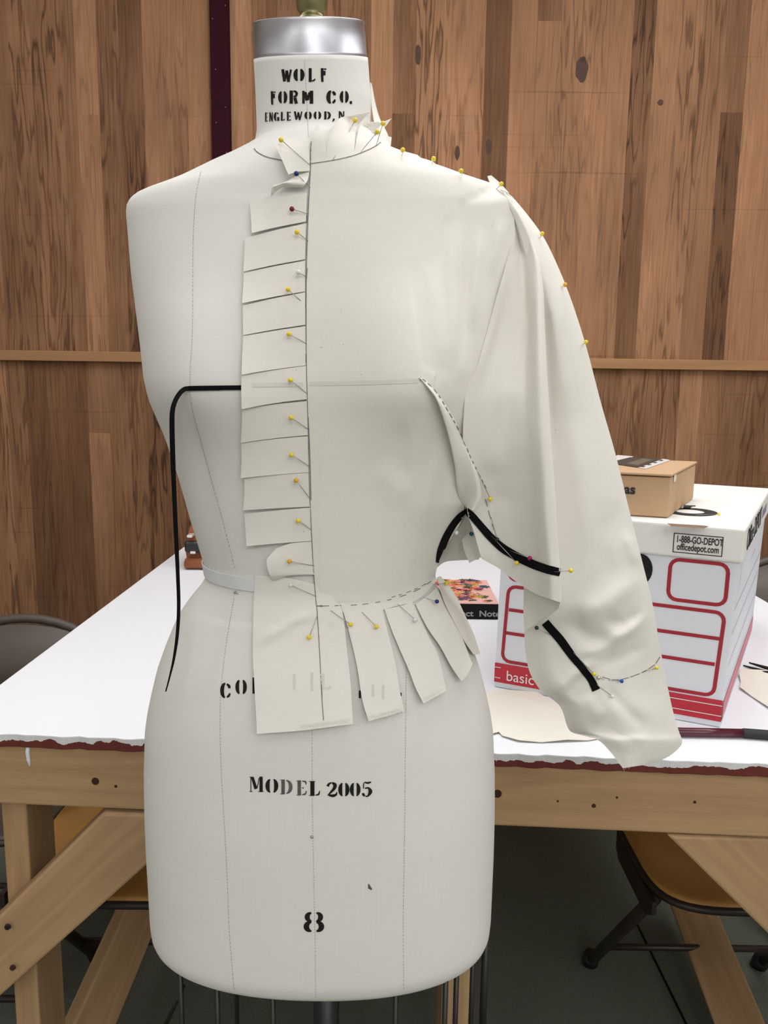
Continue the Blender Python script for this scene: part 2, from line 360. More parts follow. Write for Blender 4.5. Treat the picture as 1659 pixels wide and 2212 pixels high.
fa, fb = at_z(1366, 1976, 0), at_z(1482, 2212, 0)
bm = bmesh.new(); fe = fa + (fb - fa) * 4; tube_bm(bm, [fa, fe], .0028, 6)
o = bm_obj('floor_seam', bm, M_BLACKTAPE); o['kind'] = 'structure'
def pole():
    xa, xb = at_y(454, 150, YW - 0.03).x, at_y(494.5, 150, YW - 0.03).x
    bm = bmesh.new(); box_bm(bm, xa, xb, YW - 0.03, YW, 0, 2.9)
    o = bm_obj('trim_2', bm, M_MAROON); bevel(o, 0.003); o['kind'] = 'structure'
    bm = bmesh.new()
    for px, py in ((459, 41), (486, 12), (467, 265), (487, 232), (466, 150), (489, 330)):
        c = at_y(px, py, YW - 0.03); bmesh.ops.create_uvsphere(bm, u_segments=8, v_segments=6, radius=0.0025, matrix=Matrix.Translation(c))
    r = bm_obj('rivet', bm, plain('worn rivet', (0.16, 0.11, 0.12), .4, .5), o, True)
pole()

# ------------------------------------------------------------------ work table
ZT = 0.81
TABLE = empty('work_table', (0.12, 1.6, 0)); tag(TABLE, 'large white-topped work table with unpainted pine frame and chipped red edge', 'table')
FL, FR, BR, BL = (-0.60, 1.014), (0.86, 0.933), (0.86, 2.2), (-0.572, 2.232)
def table():
    M_EDGE = None
    mt, nt, b = nodes('table edge paint'); L = nt.links.new; N = nt.nodes.new
    tc = N('ShaderNodeTexCoord'); sx = N('ShaderNodeSeparateXYZ'); L(tc.outputs['Object'], sx.inputs[0])
    n = N('ShaderNodeTexNoise'); n.inputs['Scale'].default_value = 30; n.inputs['Detail'].default_value = 6; L(tc.outputs['Object'], n.inputs['Vector'])
    a = N('ShaderNodeMath'); a.operation = 'MULTIPLY_ADD'; a.inputs[1].default_value = 0.034; a.inputs[2].default_value = -0.017; L(n.outputs['Fac'], a.inputs[0])
    s = N('ShaderNodeMath'); s.operation = 'ADD'; L(sx.outputs['Z'], s.inputs[0]); L(a.outputs[0], s.inputs[1])
    g = N('ShaderNodeMath'); g.operation = 'GREATER_THAN'; g.inputs[1].default_value = ZT - 0.0085; L(s.outputs[0], g.inputs[0])
    mx = N('ShaderNodeMix'); mx.data_type = 'RGBA'; mx.inputs['A'].default_value = (0.14, 0.022, 0.016, 1); mx.inputs['B'].default_value = (0.72, 0.73, 0.75, 1)
    L(g.outputs[0], mx.inputs['Factor']); L(mx.outputs['Result'], b.inputs['Base Color']); b.inputs['Roughness'].default_value = 0.6
    bp = N('ShaderNodeBump'); bp.inputs['Strength'].default_value = 0.7; bp.inputs['Distance'].default_value = 0.003; L(n.outputs['Fac'], bp.inputs['Height']); L(bp.outputs['Normal'], b.inputs['Normal'])
    # top: polygon with a ragged painted front edge
    poly = []
    N_ = 120
    for i in range(N_ + 1):
        t = i / N_; x = FL[0] + (FR[0] - FL[0]) * t; y = FL[1] + (FR[1] - FL[1]) * t
        poly.append((x, y + 0.0012 * math.sin(i * 1.7) + random.uniform(-.0012, .0012)))
    poly += [BR, BL]
    top = prism('table_top', poly, ZT - 0.019, ZT, M_WHITE, TABLE, 0.0015)
    top.data.materials.append(mt)
    for p in top.data.polygons:
        if abs(p.normal.z) < 0.5: p.material_index = 1
    dv = (Vector((*FR, 0)) - Vector((*FL, 0))).normalized(); nn = Vector((dv.y, -dv.x, 0))  # outward normal of the front side
    def on(t, z, d=0.0):
        p = Vector((*FL, 0)) + (Vector((*FR, 0)) - Vector((*FL, 0))) * t - nn * d; return Vector((p.x, p.y, z))
    beam('apron', on(0.0, ZT - 0.0635, .028), on(1, ZT - 0.0635, .028), 0.089, 0.038, M_PINE, TABLE, nn)
    beam('apron', (BL[0] + .03, BL[1] - .04, ZT - .0635), (BR[0] - .03, BR[1] - .04, ZT - .0635), 0.089, 0.038, M_PINE, TABLE, Vector((0, 1, 0)))
    beam('apron', (FL[0] + .03, FL[1] + .06, ZT - .0635), (BL[0] + .03, BL[1] - .07, ZT - .0635), 0.089, 0.038, M_PINE, TABLE, Vector((-1, 0, 0)))
    beam('apron', (FR[0] - .03, FR[1] + .06, ZT - .0635), (BR[0] - .03, BR[1] - .07, ZT - .0635), 0.089, 0.038, M_PINE, TABLE, Vector((1, 0, 0)))
    # legs: two-by-fours with the narrow edge to the front
    xl = at_y(36, 1850, 1.05).x
    for x in (xl, 0.80): beam('leg', (x, 1.095, 0), (x, 1.095, ZT - 0.108), 0.036, 0.089, M_PINE, TABLE, Vector((0, -1, 0)))
    for x in (xl, 0.80): beam('leg', (x, 2.13, 0), (x, 2.13, ZT - 0.108), 0.036, 0.089, M_PINE, TABLE, Vector((0, -1, 0)))
    pl = at_y(980, 2160, 1.13); beam('leg', (pl.x, 1.13, 0), (pl.x, 1.13, ZT - 0.108), 0.046, 0.089, M_PINE, TABLE, Vector((0, -1, 0)))
    # front diagonal braces
    Yb = 1.02
    def brace(px, Y):
        P = [at_y(x, y, Y) for x, y in px]; n_ = len(P)
        o0 = (P[0] + P[3]) * .5; o1 = (P[1] + P[2]) * .5; ax = (o1 - o0).normalized(); M3 = Matrix((ax, Vector((0, -1, 0)).cross(ax), Vector((0, -1, 0)))).transposed().to_4x4(); M3.translation = o0; Mi = M3.inverted()
        bm = bmesh.new(); v0 = [bm.verts.new(Mi @ p) for p in P]; v1 = [bm.verts.new(Mi @ (p + Vector((0, .038, 0)))) for p in P]
        bm.faces.new(v0); bm.faces.new(v1[::-1])
        for i in range(n_): bm.faces.new((v0[i], v1[i], v1[(i + 1) % n_], v0[(i + 1) % n_]))
        o = bm_obj('brace', bm, M_PINE); o.matrix_world = M3; o.parent = TABLE; o.matrix_parent_inverse = world_of(TABLE).inverted(); bevel(o, .004); return o
    brace([(-150, 2126), (222, 1757), (436, 1763), (-150, 2287)], 1.006)
    brace([(1960, 2312), (1441, 1805), (1668, 1812), (1960, 2100)], .968)
    # far braces crossing under the table
    A = at_y(310, 1945, 1.52); B = at_y(172, 2262, 1.25); A += (A - B) * .35; beam('brace', A, B, 0.036, 0.089, M_PINE, TABLE, Vector((-.3, -.95, 0)))
    A = at_y(1500, 1970, 1.62); B = at_y(1616, 2262, 1.30); A += (A - B) * .35; beam('brace', A, B, 0.036, 0.089, M_PINE, TABLE, Vector((.3, -.95, 0)))
    # bolts, nail holes, knots, a paint drip
    def disc(name, px, py, r, mat, dy=0.0, Y=None):
        y = Y if Y else 1.0
        P = at_y(px, py, y - dy); bm = bmesh.new(); bmesh.ops.create_cone(bm, cap_ends=True, segments=14, radius1=r, radius2=r * .8, depth=0.003, matrix=Matrix.Translation(P) @ Matrix.Rotation(math.pi / 2, 4, 'X'))
        return bm_obj(name, bm, mat, TABLE)
    MK = plain('knot hole', (0.045, 0.014, 0.008), .9)
    MB = plain('dark bolt', (0.03, 0.032, 0.032), .45, .6)
    disc('bolt', 16, 2003, 0.0045, MB, 0.0, 0.998); disc('bolt', 27, 2091, 0.0042, MK, 0.0, 0.998)
    def front_y(px, py):
        # the apron's face where the pixel's ray meets it
        d = ray(px, py); q = Vector((*FL, 0)) - nn * 0.0085; t = (q - CAM).dot(nn) / d.dot(nn); return (CAM + d * t)
    for px, py, r in ((206, 1688, .0055), (250, 1699, .0022), (1075, 1715, .006), (1205, 1731, .0016), (1333, 1723, .0016), (1501, 1733, .002), (1283, 1741, .003)):
        P = front_y(px, py); bm = bmesh.new(); bmesh.ops.create_cone(bm, cap_ends=True, segments=14, radius1=r, radius2=r * .8, depth=0.001, matrix=Matrix.Translation(P) @ Matrix.Rotation(math.pi / 2, 4, 'X')); bm_obj('knot', bm, MK, TABLE)
    pts = [front_y(x, y) for x, y in ((61, 1612), (60, 1625), (62, 1640), (65, 1655))]
    tube('paint_drip', [p + nn * 0.0005 for p in pts], [.0028, .0030, .0028, .0016], M_WHITE, TABLE, 8)
    pts = [at_y(x, y, 1.0) for x, y in ((52, 1596), (60, 1605), (62, 1615))]
table()

# ------------------------------------------------------------------ folding chairs
def chair(label, loc, rz=0.0, seatmat=None, s=1.0, group='folding chairs around the work table', front=True):
    """steel folding chair facing -y; front tubes run up into the back, rear tubes cross them"""
    root = empty('folding_chair', loc, rz); tag(root, label, 'chair', group)
    Mx = Matrix.Translation(loc) @ Matrix.Rotation(rz, 4, 'Z')
    P = lambda x, y, z: Mx @ Vector((x * s, y * s, z * s))
    # seat: shallow pan with rounded corners and a rolled lip
    n = 20; v, f = [], []
    def outline(k, wx, wy):
        a = 2 * math.pi * k / 48; c, q = math.cos(a), math.sin(a); e = 0.42
        return (wx * math.copysign(abs(c) ** e, c), wy * math.copysign(abs(q) ** e, q))
    rings = [(0.0, .428), (0.5, .428), (0.85, .432), (0.97, .438), (1.0, .434), (1.0, .424), (0.96, .424), (0.5, .42), (0.0, .42)]
    for sc_, z in rings:
        for k in range(48):
            x, y = outline(k, .195, .19); v.append(P(x * sc_, y * sc_ - 0.0, z))
    for i in range(len(rings) - 1):
        for k in range(48): f.append((i * 48 + k, i * 48 + (k + 1) % 48, (i + 1) * 48 + (k + 1) % 48, (i + 1) * 48 + k))
    mesh('seat', v, f, seatmat or M_CHAIR, root, True)
    pts = [P(*[outline(k % 48, .197, .192)[0], outline(k % 48, .197, .192)[1], .426]) for k in range(49)]
    tube('seat_rim', pts, 0.007 * s, M_CHAIRDARK, root, 8)
    for sx in (-1, 1):
        if front: tube('front_leg', [P(sx * .205, -.30, .0), P(sx * .205, -.13, .30), P(sx * .205, .06, .5)], .0105 * s, M_CHAIRDARK, root)
        tube('rear_leg', [P(sx * .19, -.14, .415), P(sx * .19, .03, .22), P(sx * .19, .21, .012)], .0115 * s, M_CHAIRDARK, root)
        bm = bmesh.new(); tube_bm(bm, [P(sx * .19, .203, .03), P(sx * .19, .218, .0)], .018 * s, 12); bm_obj('rubber_foot', bm, M_BLACK, root, True)
        if front: bm = bmesh.new(); tube_bm(bm, [P(sx * .205, -.29, .025), P(sx * .205, -.303, .0)], .016 * s, 12); bm_obj('rubber_foot', bm, M_BLACK, root, True)
        bm = bmesh.new(); a, b2 = P(sx * .197 - .006, -.16, .38), None
        vs = [P(sx * .198 + d, y, z) for d in (-.004, .004) for y, z in ((-.16, .42), (-.16, .395), (-.13, .375), (.03, .375), (.05, .39), (.05, .42))]
        bv = [bm.verts.new(q) for q in vs]; bm.faces.new(bv[:6]); bm.faces.new(bv[6:][::-1])
        for k in range(6): bm.faces.new((bv[k], bv[(k + 1) % 6], bv[6 + (k + 1) % 6], bv[6 + k]))
        bm_obj('hinge_bracket', bm, M_CHAIRDARK, root)
    tube('rung', [P(-.19, .13, .11), P(.19, .13, .11)], .007 * s, M_CHAIRDARK, root)
    if front: tube('rung', [P(-.205, -.235, .11), P(.205, -.235, .11)], .007 * s, M_CHAIRDARK, root)
    # back tube: inverted U with round shoulders
    arc = [(-.205, .06, .5), (-.205, .15, .65)] + [(-.205 * math.cos(a), .15 + .07 * (0.3 + 0.7 * math.sin(a)), .66 + .115 * math.sin(a)) for a in np.linspace(0.15, math.pi - 0.15, 15)] + [(.205, .15, .65), (.205, .06, .5)]
    tube('back_tube', [P(*q) for q in arc], .0115 * s, M_CHAIR, root)
    v, f = [], []
    A = np.linspace(0, math.pi, 17)
    for j, off in enumerate((0.0, .008)):
        for a in A:
            x = -.195 * math.cos(a)
            v.append(P(x, .155 + .055 * math.sin(a) + off - .012 * math.sin(a), .665 + .10 * math.sin(a) ** .7 if math.sin(a) > 0 else .665)); v.append(P(x, .135 + off - .012 * math.sin(a), .56))
    nA = len(A) * 2
    for i in range(len(A) - 1):
        f.append((2 * i, 2 * i + 1, 2 * i + 3, 2 * i + 2)); f.append((nA + 2 * i, nA + 2 * i + 2, nA + 2 * i + 3, nA + 2 * i + 1))
        f.append((2 * i, 2 * i + 2, nA + 2 * i + 2, nA + 2 * i)); f.append((2 * i + 1, nA + 2 * i + 1, nA + 2 * i + 3, 2 * i + 3))
    mesh('backrest', v, f, M_CHAIR, root, True)
    return root
q = at_z(1432, 1962, .43); chair('folding chair with amber seat tucked under the table behind the right-hand pine brace', (q.x + .195, q.y + .19, 0), 0, M_AMBER, front=False)
q = at_z(-25, 1945, .43); chair('folding chair with amber seat tucked under the table behind the left-hand pine brace', (q.x + .205, q.y + .19, 0), 0, M_AMBER, front=False)
q = at_y(62, 1322, 1.80); chair('brown metal folding chair back rising beyond the left edge of the white table', (q.x, 1.58, 0), 0, M_CHAIR, q.z / .787)
q = at_y(1742, 1192, 2.15); chair('dark folding chair mostly hidden behind the white storage box against the wall', (q.x, 1.93, 0), 0, M_CHAIR, q.z / .787)

# ------------------------------------------------------------------ dress form
FORM_Y = 0.80
FORM = empty('dress_form', (-0.066, FORM_Y, 0)); tag(FORM, 'off-white linen dress form on a black stand with an aluminium neck cap', 'dress form')
LEFT = [(130, 548.5), (180, 551.5), (241, 554), (285, 555.5), (305, 552.5), (315, 549), (322, 543), (335, 520), (354, 476), (370, 434), (401, 366), (415, 328), (426, 296), (431, 286), (438, 279), (450, 274), (465, 274), (488, 277), (538, 283), (598, 290), (669, 302), (747, 316), (818, 326.5),
        (865, 338), (900, 351), (937, 365), (982, 378), (1034, 393), (1109, 413), (1168, 430), (1205, 441), (1233, 446.5), (1243, 446), (1260, 437), (1290, 412), (1320, 391), (1350, 377), (1390, 361), (1436, 345), (1487, 333), (1532, 324), (1565, 320), (1650, 318), (1740, 319.5), (1825, 323), (1920, 328.5), (1960, 331), (1984, 334.5), (1998, 340), (2008, 349), (2013, 362), (2016, 378)]
CEN = [(40, 667), (130, 672), (217, 678), (300, 680), (450, 681), (850, 685), (1240, 690), (1700, 694), (2130, 697)]
# front depth at centre, back depth, corner exponents (x, y)
DEP = [(130, .056, .056, 1.0, 1.0), (240, .057, .057, 1.0, 1.0), (300, .060, .060, 1.0, 1.0), (335, .070, .070, 1.0, 1.15), (370, .080, .080, .95, 1.3), (400, .085, .082, .9, 1.3), (438, .088, .086, .8, 1.2), (470, .090, .088, .75, 1.05), (560, .098, .095, .78, .95), (700, .108, .098, .8, .9), (835, .112, .095, .82, .85), (950, .106, .088, .85, .85),
       (1100, .097, .080, .9, .9), (1240, .088, .074, .95, .95), (1300, .093, .083, .95, .95), (1400, .108, .105, .92, .92), (1500, .115, .118, .9, .9), (1700, .118, .125, .88, .88), (1900, .117, .120, .88, .88), (1975, .115, .117, .86, .86), (1998, .110, .110, .86, .86), (2010, .104, .104, .88, .88), (2016, .096, .096, .9, .9)]
def interp(tab, y, k): return float(np.interp(y, [a[0] for a in tab], [a[k] for a in tab]))
def smooth_tab(tab, ys, k):
    v = np.array([interp(tab, y, k) for y in ys]); ker = np.array([1, 2, 3, 4, 3, 2, 1], float); ker /= ker.sum()
    return np.convolve(np.pad(v, 3, mode='edge'), ker, 'valid')
NECK_TILT = 0.31   # the neck plate leans forward
SHOULDER_TILT = 0.032   # the form leans, its left shoulder is the higher one
def build_body():
    ys = np.concatenate([np.arange(130, 300, 10), np.arange(300, 480, 5), np.arange(480, 1220, 10), np.arange(1220, 1300, 6), np.arange(1300, 1972, 12), np.arange(1972, 2017, 4)])
    NA = 144; v, f = [], []
    lx = np.interp(ys, [a[0] for a in LEFT], [a[1] for a in LEFT])
    cx = np.interp(ys, [a[0] for a in CEN], [a[1] for a in CEN])
    D = [smooth_tab(DEP, ys, k) for k in (1, 2, 3, 4)]
    za = at_y(660, 836, FORM_Y).z
    for i, y in enumerate(ys):
        c = at_y(cx[i], y, FORM_Y); l = at_y(lx[i], y, FORM_Y); hw = (c.x - l.x) / 1.008
        sh = SHOULDER_TILT * max(0.0, min(1.0, (900 - y) / 420)); z = l.z + sh * hw if y < 900 else c.z * 1.0
        if y >= 900: pass
        elif y > 700: k_ = (900 - y) / 200; z = z * k_ + c.z * (1 - k_)
        df, db, ex, ey = (d[i] for d in D)
        for k in range(NA):
            a = 2 * math.pi * k / NA; co, si = math.cos(a), math.sin(a)
            x = hw * math.copysign(abs(co) ** ex, co); yy = (df if si < 0 else db) * math.copysign(abs(si) ** ey, si)
            if si < 0:  # bust
                for bx in (-.098, .098):
                    dz = z - za; sz = .085 if dz > 0 else .045
                    yy -= 0.030 * math.exp(-((x - bx) / .058) ** 2 - (dz / sz) ** 2)
            v.append((c.x + x, FORM_Y + yy, z + sh * x + NECK_TILT * yy * max(0.0, min(1.0, (330 - y) / 150))))
    n = len(ys)
    for i in range(n - 1):
        for k in range(NA): f.append((i * NA + k, (i + 1) * NA + k, (i + 1) * NA + (k + 1) % NA, i * NA + (k + 1) % NA))
    f.append(tuple(range(NA))); f.append(tuple(range((n - 1) * NA, n * NA))[::-1])
    o = mesh('body', v, f, M_FORM, FORM, True)
    return o, v, f
BODY, bv_, bf_ = build_body()
BVH_BODY = BVHTree.FromPolygons([Vector(p) for p in bv_], bf_)
def hit(px, py, off=0.0, bvh=None):
    """point on the form where the line of sight meets it (nearest point of the form when it passes beside it)"""
    bvh = bvh or BVH_BODY; d = ray(px, py).normalized()
    loc, n, _, _ = bvh.ray_cast(CAM, d)
    if loc is None:
        loc, n, _, _ = bvh.find_nearest(at_y(px, py, FORM_Y))
        p = at_y(px, py, loc.y); n = Vector((p.x - loc.x, 0, p.z - loc.z)); n = n.normalized() if n.length > 1e-6 else Vector((0, -1, 0))
        return p, n, False
    if n.dot(d) > 0: n = -n
    return loc + n * off, n, True

def neck():
    t = at_y(667, 49, FORM_Y); b_ = at_y(671, 126, FORM_Y)
    ra = (at_y(786, 48, FORM_Y).x - at_y(547, 52, FORM_Y).x) / 2; rb = (at_y(793.5, 124, FORM_Y).x - at_y(549, 128, FORM_Y).x) / 2
    prof = []; h = t.z - b_.z
    o = []
    seg = 64; rows = [(rb * .97, -.004, 0), (rb, 0.0, 0), (rb * 1.0, .002, 0), (rb * .992, .0035, 0), (ra + (rb - ra) * .5, h * .5, .5), (ra, h - .004, 1), (ra * 1.012, h - .0025, 1), (ra * 1.012, h - .0005, 1), (ra * .99, h, 1)]
    v, f = [], []
    for r, z, s in rows:
        s = max(0, min(1, z / h)); c = b_ + (t - b_) * s
        for k in range(seg):
            a = 2 * math.pi * k / seg; v.append((c.x + r * math.cos(a), FORM_Y + r * math.sin(a), b_.z + z + NECK_TILT * r * math.sin(a) + SHOULDER_TILT * r * math.cos(a)))
    for i in range(len(rows) - 1):
        for k in range(seg): f.append((i * seg + k, i * seg + (k + 1) % seg, (i + 1) * seg + (k + 1) % seg, (i + 1) * seg + k))
    f.append(tuple(range(seg))[::-1]); f.append(tuple(range((len(rows) - 1) * seg, len(rows) * seg)))
    o = mesh('neck_cap', v, f, M_ALU, FORM, True)
    o['label'] = 'brushed aluminium neck cap'
    md = o.modifiers.new('es', 'EDGE_SPLIT'); md.split_angle = math.radians(40)
    tc = at_y(674, 40, FORM_Y); s = FORM_Y / FPX * 1.0
    k = lathe('finial', [(34 * s, 0), (33 * s, 3 * s), (25 * s, 9 * s), (23.5 * s, 14 * s), (25 * s, 19 * s), (30 * s, 26 * s), (31 * s, 38 * s), (34 * s, 50 * s), (28 * s, 66 * s), (15 * s, 76 * s), (1 * s, 79 * s)], (tc.x, FORM_Y, t.z - .001), M_BRASS, FORM)
    k['label'] = 'aged brass knob on top of the neck cap'
neck()
def stand():
    zb = min(p[2] for p in bv_)
    c = at_y(705, 2185, FORM_Y)
    bm = bmesh.new(); tube_bm(bm, [(c.x, FORM_Y, zb + .01), (c.x, FORM_Y, .10)], .0145, 16); bm_obj('stand_pole', bm, M_BLACK, FORM, True)
    # cast base out of view below, on four feet
    bm = bmesh.new()
    for a in range(4):
        t = math.pi / 4 + a * math.pi / 2
        tube_bm(bm, [(c.x, FORM_Y, .12), (c.x + .12 * math.cos(t), FORM_Y + .12 * math.sin(t), .07), (c.x + .22 * math.cos(t), FORM_Y + .22 * math.sin(t), .012)], [.016, .014, .012], 10)
    bm_obj('stand_base', bm, M_BLACK, FORM, True)
    # wire cage hanging below the hem
    for px, Y in ((391, .74), (469, .72), (511, .86), (589, .71), (855, .71), (962, .72), (985, .74), (1019, .78), (1045, .81)):
        p = at_y(px, 2150, Y)
        tube('cage_wire', [(p.x, Y, zb + .03), (p.x, Y, .36)], .0028 if px < 1040 else .0042, M_BLACK, FORM, 8)
    p0, p1 = at_y(396, 2130, .76), at_y(352, 2225, .76); tube('cage_wire', [p0, p1], .0026, M_BLACK, FORM, 8)
    pts = [(c.x + .165 * math.cos(a), FORM_Y + .10 * math.sin(a), .36) for a in np.linspace(0, 2 * math.pi, 41)]
    tube('cage_ring', pts, .003, M_BLACK, FORM, 8)
stand()

# ---- ribbons that lie on a surface: seams, pencil, ink, tape
def ribbon_geo(pts, w0, off, bvh=None, step=5.0, V=None, Fc=None, cols=2, lift=None):
    """pts: pixel polyline of (x, y[, width px]); laid on the surface, appended to V/Fc"""
    P = [np.array(p[:2], float) for p in pts]; W = [p[2] if len(p) > 2 else w0 for p in pts]
    if len(P) > 2:
        Lp = sum(np.linalg.norm(P[i + 1] - P[i]) for i in range(len(P) - 1)); n = max(3, int(Lp / step) + 1)
        A = crv([np.array([*p, w]) for p, w in zip(P, W)], n)
    else:
        Lp = np.linalg.norm(P[1] - P[0]); n = max(2, int(Lp / step) + 1); A = [np.array([*(P[0] + (P[1] - P[0]) * t), W[0] + (W[1] - W[0]) * t]) for t in np.linspace(0, 1, n)]
    k = len(V)
    for i, a in enumerate(A):
        t = A[min(i + 1, len(A) - 1)][:2] - A[max(i - 1, 0)][:2]; l = np.linalg.norm(t) or 1; nrm = np.array([-t[1], t[0]]) / l
        for c in range(cols + 1):
            s = (c / cols - .5) * a[2]; q = a[:2] + nrm * s; V.append(hit(q[0], q[1], off, bvh)[0])
    for i in range(len(A) - 1):
        for c in range(cols): Fc.append((k + i * (cols + 1) + c, k + i * (cols + 1) + c + 1, k + (i + 1) * (cols + 1) + c + 1, k + (i + 1) * (cols + 1) + c))
def ribbons(name, lst, w0, off, mat, parent, bvh=None, step=5.0, thick=0.0, cols=2):
    V, Fc = [], []
    for pts in lst: ribbon_geo(pts, w0, off, bvh, step, V, Fc, cols)
    o = mesh(name, V, Fc, mat, parent, True)
    if thick: solid(o, thick, 0)
    return o
def dashes(pts, on, gap, jitter=.3):
    A = crv(pts, 400); out, d, cur, draw, need = [], 0, [A[0]], True, on
    for i in range(1, len(A)):
        d += np.linalg.norm(A[i] - A[i - 1]); cur.append(A[i])
        if d >= need:
            if draw and len(cur) > 1: out.append([cur[0], cur[-1]])
            cur = [A[i]]; draw = not draw; d = 0; need = (on if draw else gap) * random.uniform(1 - jitter, 1 + jitter)
    return out
# princess seams and centre front of the form, fine stitched lines
seamL = [(434, 372), (424, 420), (419, 480), (417, 560), (416.5, 660), (415, 740), (411, 800), (411, 840), (417, 890), (436, 960), (455, 1030), (480, 1120), (508, 1230)]
seamL2 = [(506, 1293), (497, 1340), (485, 1420), (477, 1500), (476, 1600), (480, 1700), (486, 1800), (491, 1900), (496, 2020), (506, 2140)]
seamR2 = [(877, 1440), (876, 1560), (875, 1700), (873, 1850), (871, 1990), (872, 2140)]
cf1 = [(658, 130), (660, 170), (663, 220), (666, 290), (668, 340)]
cf2 = [(674, 1560), (674.5, 1700), (676, 1800), (678, 1900), (681, 2050), (682, 2160)]
neckl = [(549, 321), (556, 329), (575, 339), (601, 345), (640, 352), (672, 354)]
for s_ in (seamL, seamL2, seamR2, cf1, cf2): ribbons('seam_stitching', dashes(s_, 3.2, 1.6), 1.1, .0003, M_SEAM, FORM)
ribbons('neck_seam', [neckl], 2.2, .0003, M_PENCIL, FORM)

# ---- stencil letters: every stroke (x, y, half thickness) in a unit cell
def E_(cx, cy, rx, ry, a0, a1, w0, w1, n=9):
    out = []
    for i in range(n):
        t = i / (n - 1); a = math.radians(a0 + (a1 - a0) * t); w = w0 + (w1 - w0) * math.sin(math.pi * t); out.append((cx + rx * math.cos(a), cy - ry * math.sin(a), w))
    return out
GL = {  # block stencil
    'O': [E_(.42, .5, .27, .43, 108, 252, .12, .34), E_(.58, .5, .27, .43, 72, -72, .12, .34)],
    'C': [E_(.48, .5, .30, .43, 88, 262, .12, .36), [(.62, .10, .16), (.82, .22, .26), (.86, .36, .2)], [(.62, .90, .14), (.8, .82, .22), (.9, .66, .14)]],
    'L': [[(.25, 0, .34), (.25, 1, .34)], [(.5, .92, .16), (.78, .9, .18), (.95, .78, .16)]],
    'F': [[(.25, 0, .36), (.25, .55, .34), (.3, 1, .3)], [(.52, .07, .16), (.95, .07, .18)], [(.62, .2, .3), (.62, .52, .3)]],
    'R': [[(.2, 0, .32), (.2, 1, .32)], [(.45, .06, .14), (.7, .08, .2), (.84, .25, .26), (.7, .43, .18), (.46, .46, .14)], [(.62, .54, .28), (.8, 1, .3)]],
    'M': [[(.14, 0, .22), (.14, 1, .22)], [(.28, .1, .26), (.46, .75, .28)], [(.52, .7, .22), (.68, .12, .2)], [(.85, 0, .32), (.85, 1, .32)]],
    'W': [[(.1, 0, .26), (.3, .95, .26)], [(.38, .75, .14), (.5, .1, .18)], [(.5, .1, .26), (.7, .98, .26)], [(.76, .8, .14), (.93, .02, .18)]],
    'E': [[(.22, 0, .32), (.22, 1, .32)], [(.48, .07, .15), (.9, .08, .18)], [(.48, .5, .14), (.8, .5, .18)], [(.48, .93, .15), (.92, .9, .18)]],
    'N': [[(.15, 0, .22), (.15, 1, .22)], [(.26, .08, .28), (.72, .92, .28)], [(.86, 0, .2), (.86, 1, .2)]],
    'G': [E_(.46, .5, .28, .43, 85, 268, .12, .34), [(.6, .08, .15), (.84, .2, .24)], [(.82, .55, .34), (.82, .95, .3)]],
    'D': [[(.2, 0, .32), (.2, 1, .32)], E_(.4, .5, .42, .43, 80, -80, .12, .36)],
    'I': [[(.5, 0, .4), (.5, 1, .4)]], '.': [[(.5, .2, .7), (.5, .95, .7)]], ',': [[(.6, .1, .7), (.55, .5, .6), (.2, 1, .2)]],
    '8': [E_(.42, .27, .25, .21, 100, 262, .10, .36), E_(.58, .27, .25, .21, 80, -82, .10, .36), E_(.42, .74, .29, .23, 98, 262, .10, .40), E_(.58, .74, .29, .23, 82, -82, .10, .40)],
    '2': [[(.08, .3, .28), (.2, .14, .2), (.45, .05, .12)], [(.5, .05, .14), (.78, .2, .36), (.7, .45, .3), (.35, .72, .18), (.1, .92, .12)], [(.2, .9, .18), (.6, .93, .28), (.9, .85, .2), (.96, .68, .08)]],
    '0': [E_(.44, .5, .29, .45, 106, 254, .08, .40), E_(.56, .5, .29, .45, 74, -74, .08, .40)],
    '5': [[(.22, .04, .1), (.6, .08, .2), (.92, .02, .12)], [(.18, .08, .1), (.16, .45, .1)], [(.3, .44, .12), (.65, .42, .2), (.85, .65, .4), (.6, .95, .16), (.35, .96, .12)], [(.08, .76, .22), (.2, .9, .26), (.3, .95, .12)]],
    'm': [[(.0, .03, .06), (.22, .03, .06)], [(.1, .03, .08), (.1, .97, .08)], [(.0, .97, .06), (.22, .97, .06)], [(.2, .03, .24), (.46, .8, .30)], [(.56, .7, .08), (.68, .08, .08)], [(.82, .0, .30), (.82, 1, .30)], [(.62, .97, .06), (1, .97, .06)]],
    'd': [[(.24, .0, .34), (.24, 1, .34)], [(.0, .03, .06), (.3, .03, .06)], [(.0, .97, .06), (.3, .97, .06)], E_(.42, .5, .40, .45, 82, -82, .08, .36)],
    'e': [[(.28, 0, .34), (.28, 1, .34)], [(.0, .03, .06), (.4, .03, .06)], [(.0, .97, .06), (.4, .97, .06)], [(.55, .05, .08), (.9, .1, .18), (.94, .3, .06)], [(.52, .5, .06), (.72, .5, .18)], [(.55, .95, .08), (.88, .9, .18), (.98, .68, .06)]],
    'l': [[(.35, 0, .40), (.35, 1, .40)], [(.05, .03, .06), (.6, .03, .06)], [(.05, .97, .06), (.55, .97, .06)], [(.6, .95, .08), (.88, .9, .16), (.98, .66, .06)]],
}
